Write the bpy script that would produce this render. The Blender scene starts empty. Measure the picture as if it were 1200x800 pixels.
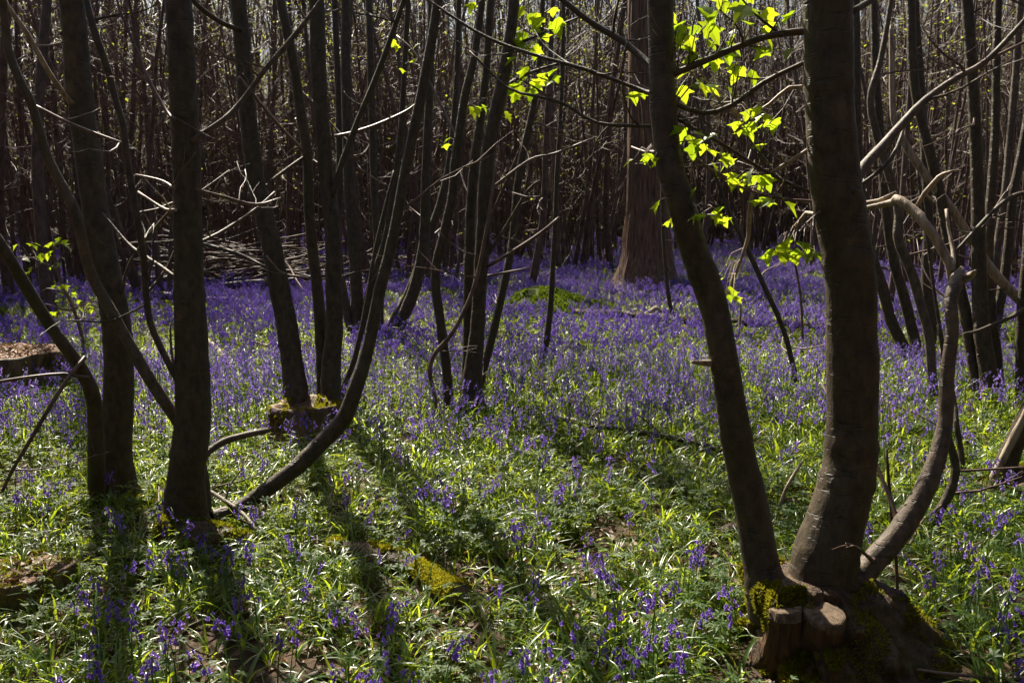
import bpy, math, random
from mathutils import Vector, Matrix, Quaternion, noise
R = math.radians
sc = bpy.context.scene
col = sc.collection

# ---------------------------------------------------------------- camera, sky, sun, exposure
F_PX, HOR, CAM_H = 1039.0, 250.0, 1.45          # focal length in 1200-px pixels, horizon row, eye height
PITCH = math.atan((400.0 - HOR) / F_PX)
cd = bpy.data.cameras.new('camera'); cd.sensor_width = 36.0; cd.lens = 36.0 * F_PX / 1200.0
cd.clip_start = 0.05; cd.clip_end = 2000.0
cam = bpy.data.objects.new('camera', cd); col.objects.link(cam); sc.camera = cam
cam.location = (0, 0, CAM_H); cam.rotation_euler = (math.pi / 2 - PITCH, 0, 0)

SUN_EL, SUN_AZ = 47.0, -25.0                    # behind the scene, a little to the left
w = bpy.data.worlds.new('World'); sc.world = w; w.use_nodes = True
nt = w.node_tree; bg = nt.nodes['Background']
sky = nt.nodes.new('ShaderNodeTexSky'); sky.sky_type = 'NISHITA'; sky.sun_disc = False
sky.sun_elevation = R(SUN_EL); sky.sun_rotation = R(SUN_AZ); sky.air_density = 1.0; sky.dust_density = 3.0; sky.ozone_density = 1.5
nt.links.new(sky.outputs[0], bg.inputs[0]); bg.inputs[1].default_value = 0.05
sl = bpy.data.lights.new('sun', 'SUN'); sl.energy = 5.0; sl.angle = R(0.7); sl.color = (1.0, 0.91, 0.76)
so = bpy.data.objects.new('sun', sl); col.objects.link(so)
S = Vector((math.sin(R(SUN_AZ)) * math.cos(R(SUN_EL)), math.cos(R(SUN_AZ)) * math.cos(R(SUN_EL)), math.sin(R(SUN_EL))))
so.rotation_euler = (-S).to_track_quat('-Z', 'Y').to_euler(); so.location = S * 60
vs = sc.view_settings; vs.view_transform = 'Standard'; vs.look = 'None'; vs.gamma = 1.0; vs.use_curve_mapping = False
vs.exposure = 1.6
cy = sc.cycles; cy.use_denoising = True; cy.max_bounces = 6; cy.diffuse_bounces = 3; cy.glossy_bounces = 2
cy.transmission_bounces = 4; cy.transparent_max_bounces = 4; cy.caustics_reflective = False; cy.caustics_refractive = False
cy.sample_clamp_indirect = 4.0; cy.use_adaptive_sampling = True; cy.adaptive_threshold = .03

# ---------------------------------------------------------------- pixels to places
CAM = Vector((0, 0, CAM_H))
FW = Vector((0, math.cos(PITCH), -math.sin(PITCH))); UP = Vector((0, math.sin(PITCH), math.cos(PITCH)))
def ray(px, py): return FW * F_PX + Vector((px - 600.0, 0, 0)) + UP * (400.0 - py)
def at(px, py, Y):                               # the point on that ray at distance Y ahead
    d = ray(px, py); return CAM + d * (Y / d.y)
def on_ground(px, py, z=0.0):
    d = ray(px, py); return CAM + d * ((z - CAM_H) / d.z)
def px_m(p): return (p - CAM).dot(FW) / F_PX     # metres per pixel there
MOUND = on_ground(645, 372)
def gz(x, y):
    z = 0.05 * noise.noise(Vector((x * .35, y * .35, 1.7))) + 0.018 * noise.noise(Vector((x * 1.6, y * 1.6, 4.1)))
    if y > 18: z += 0.03 * (y - 18) * min(1, (y - 18) / 30) * 0.5
    return z

# ---------------------------------------------------------------- meshes
class MB:
    def __init__(s): s.v = []; s.f = []; s.m = []
    def face(s, idx, m=0): s.f.append(idx); s.m.append(m)
    def add(s, vs_, fs, m=0):
        o = len(s.v); s.v.extend(vs_)
        for f in fs: s.f.append(tuple(i + o for i in f)); s.m.append(m)
    def data(s, name, mats, smooth=True, origin=None):
        me = bpy.data.meshes.new(name)
        vv = s.v if origin is None else [(a[0] - origin[0], a[1] - origin[1], a[2] - origin[2]) for a in s.v]
        me.from_pydata([tuple(a) for a in vv], [], s.f)
        for mt in (mats if isinstance(mats, (list, tuple)) else [mats]): me.materials.append(mt)
        if any(s.m): me.polygons.foreach_set('material_index', s.m)
        me.polygons.foreach_set('use_smooth', [smooth] * len(s.f))
        me.update(); return me
    def build(s, name, mats, parent=None, smooth=True, world=True):
        org = parent_origin(parent) if (parent is not None and world) else None
        o = bpy.data.objects.new(name, s.data(name, mats, smooth, org)); col.objects.link(o)
        if parent is not None: o.parent = parent
        return o
def parent_origin(p):
    v = Vector((0, 0, 0))
    while p is not None: v += p.location; p = p.parent
    return v
def tag(o, label=None, cat=None, group=None, kind=None):
    if label: o['label'] = label
    if cat: o['category'] = cat
    if group: o['group'] = group
    if kind: o['kind'] = kind
    return o
def thing(name, label, cat, loc, group=None):
    o = bpy.data.objects.new(name, None); col.objects.link(o); o.location = loc; o.empty_display_size = 0.1
    return tag(o, label, cat, group)
def copy_tree(o, parent=None):
    c = o.copy(); col.objects.link(c); c.parent = parent
    for ch in o.children: copy_tree(ch, c)
    return c

def resample(pts, rad, step):
    """Catmull-Rom through pts (Vectors) with radii, about one ring per step metres."""
    P, Q = [], []
    n = len(pts)
    for i in range(n - 1):
        p0 = pts[i - 1] if i else pts[0] * 2 - pts[1]
        p1, p2 = pts[i], pts[i + 1]
        p3 = pts[i + 2] if i + 2 < n else pts[-1] * 2 - pts[-2]
        k = max(1, int((p2 - p1).length / step + .5))
        for j in range(k):
            t = j / k; t2 = t * t; t3 = t2 * t
            P.append(0.5 * ((2 * p1) + (p2 - p0) * t + (2 * p0 - 5 * p1 + 4 * p2 - p3) * t2 + (3 * p1 - p0 - 3 * p2 + p3) * t3))
            Q.append(rad[i] + (rad[i + 1] - rad[i]) * t)
    P.append(pts[-1].copy()); Q.append(rad[-1]); return P, Q

def tube(mb, P, Q, sides=8, cap0=True, cap1=True, rough=0.0, freq=6.0, mat=0, capmat=None, furrow=0):
    n = len(P); o = len(mb.v); u = None
    capmat = mat if capmat is None else capmat
    for i in range(n):
        t = (P[min(i + 1, n - 1)] - P[max(i - 1, 0)])
        t = t.normalized() if t.length > 1e-9 else Vector((0, 0, 1))
        if u is None:
            u = t.orthogonal().normalized()
        else:
            u = (u - t * u.dot(t)); u = u.normalized() if u.length > 1e-6 else t.orthogonal().normalized()
        v = t.cross(u)
        for k in range(sides):
            a = 2 * math.pi * k / sides
            d = u * math.cos(a) + v * math.sin(a); r = Q[i]
            if rough:
                q = P[i] + d * r
                r *= 1 + rough * (noise.noise(q * freq) + .5 * noise.noise(q * freq * 2.7))
            if furrow:
                r *= 1 + furrow * (noise.noise(Vector((math.cos(a) * 7, math.sin(a) * 7, P[i].z * 1.3))) * (1 + .3 * (k % 2)))
            mb.v.append(P[i] + d * r)
    for i in range(n - 1):
        for k in range(sides):
            a, b = o + i * sides + k, o + i * sides + (k + 1) % sides
            mb.face((a, b, b + sides, a + sides), mat)
    if cap0: mb.face(tuple(o + k for k in range(sides))[::-1], capmat)
    if cap1: mb.face(tuple(o + (n - 1) * sides + k for k in range(sides)), capmat)

# ---------------------------------------------------------------- materials
def mat(name): 
    m = bpy.data.materials.new(name); m.use_nodes = True; t = m.node_tree; t.nodes.clear()
    out = t.nodes.new('ShaderNodeOutputMaterial'); return m, t, out
def N(t, kind, **kw):
    n = t.nodes.new(kind)
    for k, v in kw.items():
        if k in n.inputs: n.inputs[k].default_value = v
        else: setattr(n, k, v)
    return n
def ramp(t, src, stops):
    r = t.nodes.new('ShaderNodeValToRGB'); cr = r.color_ramp
    while len(cr.elements) < len(stops): cr.elements.new(0.5)
    for e, (p, c) in zip(cr.elements, stops): e.position = p; e.color = (*c, 1)
    t.links.new(src, r.inputs[0]); return r.outputs[0]
def coords(t, scale):
    tc = N(t, 'ShaderNodeTexCoord'); mp = N(t, 'ShaderNodeMapping'); mp.inputs['Scale'].default_value = scale
    t.links.new(tc.outputs['Object'], mp.inputs[0]); return mp.outputs[0]
def bark(name, dark, light, green=None, rings=True, stretch=0.55, bump=0.35, fine=30, rough=.62, dist=.012):
    m, t, out = mat(name); L = t.links.new
    b = N(t, 'ShaderNodeBsdfPrincipled', Roughness=rough); b.inputs['Specular IOR Level'].default_value = .35
    n1 = N(t, 'ShaderNodeTexNoise', Scale=fine, Detail=6.0, Roughness=.6); L(coords(t, (1, 1, stretch)), n1.inputs['Vector'])
    n2 = N(t, 'ShaderNodeTexNoise', Scale=3.0, Detail=4.0); L(coords(t, (1, 1, .6)), n2.inputs['Vector'])
    c = ramp(t, n1.outputs[0], [(.32, dark), (.68, light)])
    if green:
        f = ramp(t, n2.outputs[0], [(.5, (0, 0, 0)), (.7, (.55, .55, .55))])
        mx = N(t, 'ShaderNodeMix', data_type='RGBA'); L(f, mx.inputs[0]); L(c, mx.inputs[6]); mx.inputs[7].default_value = (*green, 1); c = mx.outputs[2]
        n4 = N(t, 'ShaderNodeTexNoise', Scale=11.0, Detail=5.0, Roughness=.7); L(coords(t, (1, 1, .8)), n4.inputs['Vector'])
        f4 = ramp(t, n4.outputs[0], [(.60, (0, 0, 0)), (.68, (.5, .5, .5))])
        mx = N(t, 'ShaderNodeMix', data_type='RGBA'); L(f4, mx.inputs[0]); L(c, mx.inputs[6]); mx.inputs[7].default_value = (*[x * 1.5 for x in light], 1); c = mx.outputs[2]
    h = n1.outputs[0]
    if rings:                                      # horizontal lenticel lines
        n3 = N(t, 'ShaderNodeTexNoise', Scale=9.0, Detail=3.0, Roughness=.7); L(coords(t, (1.2, 1.2, 6)), n3.inputs['Vector'])
        r3 = ramp(t, n3.outputs[0], [(.30, (0, 0, 0)), (.42, (1, 1, 1))])
        ml = N(t, 'ShaderNodeMix', data_type='RGBA', blend_type='MULTIPLY'); ml.inputs[0].default_value = .25; L(c, ml.inputs[6]); L(r3, ml.inputs[7]); c = ml.outputs[2]
        ad = N(t, 'ShaderNodeMath', operation='ADD'); L(h, ad.inputs[0]); L(r3, ad.inputs[1]); h = ad.outputs[0]
    bp = N(t, 'ShaderNodeBump', Strength=bump, Distance=dist); L(h, bp.inputs['Height']); L(bp.outputs[0], b.inputs['Normal'])
    L(c, b.inputs['Base Color']); L(b.outputs[0], out.inputs[0]); return m
def leafmat(name, c0, c1, t0, t1, trans=.5, rough=.4, spec=.5, scale=12.0):
    """Diffuse/gloss colour c0..c1, light coming through t0..t1, varied from plant to plant."""
    m, t, out = mat(name); L = t.links.new
    oi = N(t, 'ShaderNodeObjectInfo'); n1 = N(t, 'ShaderNodeTexNoise', Scale=scale, Detail=2.0)
    g = N(t, 'ShaderNodeNewGeometry')
    av = N(t, 'ShaderNodeMath', operation='ADD'); L(oi.outputs['Random'], av.inputs[0]); L(g.outputs['Random Per Island'], av.inputs[1])
    a2 = N(t, 'ShaderNodeMath', operation='MULTIPLY'); L(av.outputs[0], a2.inputs[0]); a2.inputs[1].default_value = .5
    c = ramp(t, a2.outputs[0], [(.1, c0), (.9, c1)]); tr = ramp(t, a2.outputs[0], [(.1, t0), (.9, t1)])
    b = N(t, 'ShaderNodeBsdfPrincipled', Roughness=rough); b.inputs['Specular IOR Level'].default_value = spec; L(c, b.inputs['Base Color'])
    d = N(t, 'ShaderNodeBsdfTranslucent'); L(tr, d.inputs[0])
    mx = N(t, 'ShaderNodeMixShader'); mx.inputs[0].default_value = trans; L(b.outputs[0], mx.inputs[1]); L(d.outputs[0], mx.inputs[2]); L(mx.outputs[0], out.inputs[0]); return m
def plain(name, c0, c1, scale=20.0, rough=.9, bump=.5, stretch=(1, 1, 1), dist=.01):
    m, t, out = mat(name); L = t.links.new
    b = N(t, 'ShaderNodeBsdfPrincipled', Roughness=rough); b.inputs['Specular IOR Level'].default_value = .25
    n1 = N(t, 'ShaderNodeTexNoise', Scale=scale, Detail=7.0, Roughness=.65); L(coords(t, stretch), n1.inputs['Vector'])
    L(ramp(t, n1.outputs[0], [(.3, c0), (.7, c1)]), b.inputs['Base Color'])
    bp = N(t, 'ShaderNodeBump', Strength=bump, Distance=dist); L(n1.outputs[0], bp.inputs['Height']); L(bp.outputs[0], b.inputs['Normal'])
    L(b.outputs[0], out.inputs[0]); return m

M = {}
M['bark'] = bark('smooth_brown_bark', (.028, .020, .011), (.082, .060, .034), green=(.044, .044, .014), bump=.5)
M['bark_grey'] = bark('smooth_grey_bark', (.048, .036, .025), (.14, .105, .072), green=(.06, .055, .024), bump=.5)
M['bark_far'] = bark('pole_bark', (.036, .023, .017), (.135, .088, .064), rings=False, fine=14, bump=.2)
M['bark_oak'] = bark('furrowed_oak_bark', (.032, .018, .010), (.19, .11, .062), rings=False, stretch=.09, bump=1.0, fine=26)
M['dead'] = bark('bleached_dead_wood', (.12, .085, .055), (.42, .34, .25), rings=False, stretch=.12, bump=.5, fine=40)
M['stump'] = bark('old_stump_wood', (.012, .007, .004), (.12, .065, .03), green=(.06, .058, .014), rings=False, stretch=.2, bump=1.0, fine=34, dist=.035)
M['stump_warm'] = bark('weathered_stump_wood', (.03, .017, .008), (.20, .115, .05), green=(.10, .085, .02), rings=False, stretch=.2, bump=1.0, fine=26, dist=.03)
M['brash'] = bark('brown_brushwood', (.05, .028, .017), (.20, .125, .075), rings=False, stretch=.2, bump=.4, fine=30)
M['twig'] = bark('twig_bark', (.06, .038, .028), (.19, .125, .095), rings=False, fine=20, bump=.1, rough=.5)
M['cut'] = plain('weathered_cut_wood', (.08, .056, .037), (.27, .20, .135), 38, .9, 1.0, dist=.02)
def ring_wood(name):
    m, t, out = mat(name); L = t.links.new; b = N(t, 'ShaderNodeBsdfPrincipled', Roughness=.85); b.inputs['Specular IOR Level'].default_value = .25
    w1 = N(t, 'ShaderNodeTexWave', wave_type='RINGS', rings_direction='Z', Scale=62.0, Distortion=6.0, Detail=4.0); L(coords(t, (1, 1, .2)), w1.inputs['Vector'])
    n1 = N(t, 'ShaderNodeTexNoise', Scale=45.0, Detail=6.0, Roughness=.7); L(coords(t, (1, 1, 1)), n1.inputs['Vector'])
    c1 = ramp(t, w1.outputs[0], [(.2, (.13, .092, .06)), (.8, (.19, .138, .09))]); c2 = ramp(t, n1.outputs[0], [(.35, (.25, .22, .2)), (.65, (1, 1, 1))])
    mx = N(t, 'ShaderNodeMix', data_type='RGBA', blend_type='MULTIPLY'); mx.inputs[0].default_value = .8; L(c1, mx.inputs[6]); L(c2, mx.inputs[7]); L(mx.outputs[2], b.inputs['Base Color'])
    bp = N(t, 'ShaderNodeBump', Strength=.3, Distance=.003); L(w1.outputs[0], bp.inputs['Height']); L(bp.outputs[0], b.inputs['Normal']); L(b.outputs[0], out.inputs[0]); return m
M['rings'] = ring_wood('ringed_cut_wood')
M['litter_top'] = plain('crumbling_litter', (.08, .045, .03), (.34, .22, .16), 60, .95, 1.0, dist=.02)
M['ground'] = plain('leaf_mould', (.018, .012, .007), (.085, .055, .032), 9, .95, 1.0, dist=.03)
M['moss_base'] = plain('moss_cushion', (.025, .04, .006), (.09, .11, .018), 60, .95, 1.0, dist=.01)
M['moss'] = leafmat('moss_tufts', (.08, .088, .008), (.17, .155, .015), (.20, .21, .01), (.40, .35, .02), .4, .8, .1)
M['moss_green'] = leafmat('green_moss_tufts', (.035, .06, .008), (.08, .11, .012), (.11, .17, .01), (.24, .30, .02), .4, .8, .1)
M['strap'] = leafmat('strap_leaf', (.03, .075, .012), (.075, .14, .02), (.24, .35, .012), (.48, .55, .03), .48, .32, .6)
M['herb'] = leafmat('herb_leaf', (.022, .06, .012), (.05, .10, .018), (.20, .29, .012), (.44, .50, .025), .52, .55, .35)
M['stem'] = leafmat('flower_stalk', (.06, .13, .03), (.09, .16, .04), (.2, .32, .04), (.26, .4, .06), .35, .4, .4)
M['bell'] = leafmat('violet_petal', (.13, .07, .36), (.26, .155, .53), (.235, .12, .51), (.43, .27, .76), .45, .5, .3)
M['sycamore'] = leafmat('spring_leaf', (.06, .11, .012), (.08, .14, .015), (.28, .42, .01), (.60, .66, .02), .58, .45, .3)
M['far_leaf'] = leafmat('young_leaf', (.06, .10, .015), (.08, .13, .02), (.32, .38, .02), (.5, .52, .04), .5, .5, .3)
M['dead_leaf'] = leafmat('dry_leaf', (.05, .028, .016), (.24, .155, .10), (.12, .06, .02), (.2, .12, .05), .2, .6, .3)

# ---------------------------------------------------------------- the ground: one sheet to the horizon
def build_ground():
    mb = MB(); xs = []; ys = []
    x = 0.0; st = .14
    while x < 400: xs.append(x); x += st; st = st * 1.0 if x < 5 else st * 1.09
    xs = [-a for a in xs[:0:-1]] + xs
    ys = [a + 5 for a in xs]
    nx = len(xs)
    for yy in ys:
        for xx in xs: mb.v.append((xx, yy, gz(xx, yy) if abs(yy) < 120 and abs(xx) < 120 else gz(max(-120, min(120, xx)), max(-120, min(120, yy)))))
    for j in range(len(ys) - 1):
        for i in range(nx - 1):
            a = j * nx + i; mb.face((a, a + 1, a + nx + 1, a + nx))
    o = mb.build('ground', M['ground']); tag(o, 'brown leaf mould of the woodland floor under the plants', 'ground', kind='structure')
build_ground()

# ---------------------------------------------------------------- stuff: plants nobody could count, spread by geometry nodes
def scatter(name, label, cat, meshes, pts):
    """pts: list of (x, y, z, rotx, roty, rotz, scale, which mesh)"""
    me = bpy.data.meshes.new(name + '_points'); me.from_pydata([p[:3] for p in pts], [], [])
    a = me.attributes.new('rot', 'FLOAT_VECTOR', 'POINT'); a.data.foreach_set('vector', [c for p in pts for c in p[3:6]])
    a = me.attributes.new('scl', 'FLOAT', 'POINT'); a.data.foreach_set('value', [p[6] for p in pts])
    a = me.attributes.new('idx', 'INT', 'POINT'); a.data.foreach_set('value', [p[7] for p in pts])
    o = bpy.data.objects.new(name, me); col.objects.link(o); tag(o, label, cat, kind='stuff')
    g = bpy.data.node_groups.new(name, 'GeometryNodeTree')
    g.interface.new_socket('Geometry', in_out='INPUT', socket_type='NodeSocketGeometry')
    g.interface.new_socket('Geometry', in_out='OUTPUT', socket_type='NodeSocketGeometry')
    gi = g.nodes.new('NodeGroupInput'); go = g.nodes.new('NodeGroupOutput'); L = g.links.new
    def attr(nm, ty):
        n = g.nodes.new('GeometryNodeInputNamedAttribute'); n.data_type = ty; n.inputs['Name'].default_value = nm; return n.outputs['Attribute']
    m2p = g.nodes.new('GeometryNodeMeshToPoints'); L(gi.outputs[0], m2p.inputs['Mesh'])
    rot, scl, idx = attr('rot', 'FLOAT_VECTOR'), attr('scl', 'FLOAT'), attr('idx', 'INT')
    e2r = g.nodes.new('FunctionNodeEulerToRotation'); L(rot, e2r.inputs[0])
    jn = g.nodes.new('GeometryNodeJoinGeometry')
    for k, pm in enumerate(meshes):
        po = bpy.data.objects.new(pm.name, pm)
        oi = g.nodes.new('GeometryNodeObjectInfo'); oi.inputs['Object'].default_value = po; oi.inputs['As Instance'].default_value = True
        cp = g.nodes.new('FunctionNodeCompare'); cp.data_type = 'INT'; cp.operation = 'EQUAL'; L(idx, cp.inputs[2]); cp.inputs[3].default_value = k
        ip = g.nodes.new('GeometryNodeInstanceOnPoints')
        L(m2p.outputs[0], ip.inputs['Points']); L(cp.outputs[0], ip.inputs['Selection']); L(oi.outputs['Geometry'], ip.inputs['Instance'])
        L(e2r.outputs[0], ip.inputs['Rotation']); L(scl, ip.inputs['Scale']); L(ip.outputs[0], jn.inputs[0])
    L(jn.outputs[0], go.inputs[0])
    md = o.modifiers.new('scatter', 'NODES'); md.node_group = g
    return o

# ---------------------------------------------------------------- plant pieces
def strap_leaf(mb, rng, base, ang, length, width, rise, m=0, seg=4):
    """A long arching strap leaf with a folded keel."""
    d = Vector((math.cos(ang), math.sin(ang), 0)); s = Vector((-d.y, d.x, 0)); p = Vector(base); o = len(mb.v)
    el = rise; bend = rng.uniform(.5, 1.5) * 1.5 / seg; tw = rng.uniform(-.5, .5)
    for i in range(seg + 1):
        t = i / seg; wd = width * (1 - t ** 2.2) * (.55 + .45 * min(1, t * 3)) * .5 + .0006
        dirv = d * math.cos(el) + Vector((0, 0, math.sin(el))); up = -d * math.sin(el) + Vector((0, 0, math.cos(el)))
        ss = s * math.cos(tw * t) + up * math.sin(tw * t)
        mb.v += [p + ss * wd + up * wd * .35, p.copy(), p - ss * wd + up * wd * .35]
        p = p + dirv * (length / seg); el -= bend
    for i in range(seg):
        a = o + i * 3
        mb.face((a, a + 1, a + 4, a + 3), m); mb.face((a + 1, a + 2, a + 5, a + 4), m)
def bell(mb, p, ax, size, sides=6, m=0, far=False):
    """One nodding flower: a narrow tube with curled-back tips."""
    ax = ax.normalized(); u = ax.orthogonal().normalized(); v = ax.cross(u); o = len(mb.v)
    prof = [(0, .18), (.35, .42), (1.0, .62)] if far else [(0, .12), (.22, .36), (.72, .40), (.95, .62), (.86, .84)]
    for (h, r) in prof:
        for k in range(sides):
            a = 2 * math.pi * k / sides; mb.v.append(p + ax * (h * size) + (u * math.cos(a) + v * math.sin(a)) * (r * size * .5))
    for i in range(len(prof) - 1):
        for k in range(sides):
            a, b = o + i * sides + k, o + i * sides + (k + 1) % sides; mb.face((a, b, b + sides, a + sides), m)
def flower_parts(rng, H, far=False, nb=None):
    """stalk mesh builder and bells mesh builder of one bluebell, base at origin, nodding to +x."""
    st, fl = MB(), MB()
    lean = rng.uniform(.0, .18); droop = rng.uniform(.5, 1.3); pts = []
    n = 5 if far else 8
    for i in range(n + 1):
        t = i / n; bendx = lean * t * t * H + (max(0, t - .68) / .32) ** 2 * .10 * droop * H
        pts.append(Vector((bendx, .01 * math.sin(t * 5) * H, t * H - (max(0, t - .8) / .2) ** 2 * .06 * droop * H)))
    tube(st, pts, [.0030 * (1 - .6 * i / n) for i in range(n + 1)], 3 if far else 4, cap0=False)
    nb = nb or rng.randint(6, 11)
    for i in range(nb):
        t = .72 + .28 * (i + .5) / nb; k = t * n; j = min(n - 1, int(k)); p = pts[j].lerp(pts[j + 1], k - j)
        a = rng.uniform(-1.3, 1.3) + (math.pi if rng.random() < .25 else 0)
        out = Vector((math.cos(a), math.sin(a), 0)); q = p + out * rng.uniform(.008, .018) + Vector((0, 0, .003))
        ax = Vector((out.x * .45, out.y * .45, -1 + rng.uniform(-.1, .5) * (1 if t > .9 else .4)))
        bell(fl, q, ax, rng.uniform(.0155, .021) * (1.3 if far else 1) * (1.0 - .3 * (t - .72) / .28), 4 if far else 6, 0, far)
    return st, fl
def herb_leaf(mb, rng, p, ang, size, tilt, m=0):
    """A divided leaf of three toothed leaflets."""
    d0 = Vector((math.cos(ang), math.sin(ang), 0)); s0 = Vector((-d0.y, d0.x, 0))
    up = Vector((0, 0, 1)) * math.cos(tilt) - d0 * math.sin(tilt); d0 = d0 * math.cos(tilt) + Vector((0, 0, math.sin(tilt)))
    for b in (-1.0, 0, 1.0):
        d = d0 * math.cos(b) + s0 * math.sin(b); s = -d0 * math.sin(b) + s0 * math.cos(b); o = len(mb.v)
        L = size * rng.uniform(.8, 1.1)
        for (t, wd, z) in ((0, .02, 0), (.35, .22, .06), (.5, .14, .05), (.75, .17, 0), (1, .01, -.08)):
            mb.v += [p + d * (t * L) + s * (wd * L) + up * (z * L + .06 * wd * L), p + d * (t * L) + up * (z * L - .05 * L), p + d * (t * L) - s * (wd * L) + up * (z * L)]
        for i in range(4):
            a = o + i * 3; mb.face((a, a + 1, a + 4, a + 3), m); mb.face((a + 1, a + 2, a + 5, a + 4), m)
rng = random.Random(11)
def make_strap_clump(r):
    mb = MB()
    for i in range(r.randint(12, 18)):
        a = r.uniform(0, 6.283); strap_leaf(mb, r, (math.cos(a) * r.uniform(0, .03), math.sin(a) * r.uniform(0, .03), -.01), a + r.uniform(-.4, .4), r.uniform(.09, .23), r.uniform(.0055, .010), r.uniform(.7, 1.5))
    return mb.data('strap_clump', M['strap'])
def make_herb_clump(r):
    mb = MB()
    for i in range(r.randint(7, 11)):
        a = r.uniform(0, 6.283); d = r.uniform(0, .11); h = r.uniform(.04, .15); p = Vector((math.cos(a) * d, math.sin(a) * d, h))
        tube(mb, [Vector((p.x * .6, p.y * .6, -.01)), p], [.0016, .0012], 3, False, False)
        for k in range(r.choice((1, 3, 3))): herb_leaf(mb, r, p, a + k * 2.1 + r.uniform(-.4, .4), r.uniform(.015, .031), r.uniform(-.6, .6))
    return mb.data('herb_clump', M['herb'])
def make_flower(r, far=False, n=1, leaves=2):
    mb = MB()
    for q in range(n):
        st, fl = flower_parts(r, r.uniform(.22, .36), far); a = r.uniform(0, 6.283); c, s_ = math.cos(a), math.sin(a)
        ox, oy = (0, 0) if n == 1 else (r.uniform(-.45, .45), r.uniform(-.45, .45)); f = lambda v: Vector((v.x * c - v.y * s_ + ox, v.x * s_ + v.y * c + oy, v.z))
        mb.add([f(v) for v in st.v], st.f, 0); mb.add([f(v) for v in fl.v], fl.f, 1)
        for k in range(leaves): strap_leaf(mb, r, (ox, oy, -.01), r.uniform(0, 6.283), r.uniform(.16, .26), r.uniform(.009, .014), r.uniform(.8, 1.4), 2, 3)
    return mb.data('bluebell_plant', [M['stem'], M['bell'], M['strap']])
def make_dead_leaf(r):
    mb = MB(); L = r.uniform(.04, .07); c = r.uniform(-.02, .02); o = 0
    for (t, wd) in ((-.5, .02), (-.15, .26), (.2, .22), (.5, .02)):
        z = c * (1 - 4 * t * t) + .012
        mb.v += [Vector((t * L, wd * L, z + r.uniform(0, .012))), Vector((t * L, 0, z)), Vector((t * L, -wd * L, z + r.uniform(0, .012)))]
    for i in range(3):
        a = i * 3; mb.face((a, a + 1, a + 4, a + 3)); mb.face((a + 1, a + 2, a + 5, a + 4))
    return mb.data('dead_leaf', M['dead_leaf'])

HALF = .66                                        # half width of the planted wedge per metre ahead
def wedge(r, d0, d1, per_m2, keep=None):
    out = []; area = HALF * (d1 * d1 - d0 * d0) + 3.0 * (d1 - d0)
    for i in range(int(area * per_m2)):
        y = math.sqrt(r.uniform(d0 * d0, d1 * d1)); x = r.uniform(-1, 1) * (HALF * y + 1.5)
        if keep is None or keep(x, y, r): out.append((x, y))
    return out
def nz(x, y, f, s): return noise.noise(Vector((x * f, y * f, s)))
BLOCK = []                                        # (x, y, radius) of stumps, stools and trunks: no plants inside
def free(x, y): return all((x - a) ** 2 + (y - b) ** 2 > c * c for a, b, c in BLOCK)

# ---------------------------------------------------------------- wood: stems traced in the photo, carried on above the frame
def small_leaf(mb, r, p, size, m=1):
    a = r.uniform(0, 6.283); tl = r.uniform(-.5, .9); d = Vector((math.cos(a) * math.cos(tl), math.sin(a) * math.cos(tl), -math.sin(tl)))
    s = d.cross(Vector((0, 0, 1))).normalized(); up = s.cross(d); o = len(mb.v)
    mb.v += [p.copy(), p + d * size * .5 + s * size * .36 + up * size * .08, p + d * size, p + d * size * .5 - s * size * .36 + up * size * .08]
    mb.face((o, o + 1, o + 2), m); mb.face((o, o + 2, o + 3), m)
def twigs(mb, r, P, Q, n, i0, i1, L, sub=3, leaf=0.0, rise=(-.1, .9), thin=.45, lsize=.06, sides=4):
    """Branches with side twigs along a stem, in one mesh."""
    for k in range(n):
        i = r.randint(max(0, int(i0 * (len(P) - 1))), max(1, int(i1 * (len(P) - 1)))); p = P[i]; a = r.uniform(0, 6.283); el = r.uniform(*rise)
        ln = L * r.uniform(.4, 1.15); d = Vector((math.cos(a) * math.cos(el), math.sin(a) * math.cos(el), math.sin(el)))
        r0 = min(Q[i] * thin, .004 + ln * .007); pts = [p.copy()]; segs = 5
        for j in range(segs):
            d = (d + Vector((r.uniform(-.3, .3), r.uniform(-.3, .3), r.uniform(-.16, .3)))).normalized(); pts.append(pts[-1] + d * ln / segs)
        tube(mb, pts, [r0 * (1 - .8 * j / segs) + .0012 for j in range(segs + 1)], sides, False, True)
        for q in range(sub):
            j = r.randint(1, segs - 1); f = r.random(); b = pts[j].lerp(pts[j + 1], f)
            dd = ((pts[j + 1] - pts[j]).normalized() + Vector((r.uniform(-1, 1), r.uniform(-1, 1), r.uniform(-.5, .9)))).normalized(); l2 = ln * r.uniform(.2, .5)
            e1 = b + dd * l2 * .5 + Vector((r.uniform(-.1, .1), r.uniform(-.1, .1), r.uniform(-.06, .12))) * l2; e2 = e1 + (dd + Vector((0, 0, r.uniform(-.2, .4)))).normalized() * l2 * .5
            tube(mb, [b, e1, e2], [r0 * .45, r0 * .32, .0012], 3, False, False)
            if leaf:
                for z in range(int(leaf) + (1 if r.random() < leaf % 1 else 0)): small_leaf(mb, r, e1.lerp(e2, r.random()) + Vector((r.uniform(-.04, .04), r.uniform(-.04, .04), r.uniform(-.05, .02))), lsize * r.uniform(.6, 1.3))

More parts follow.
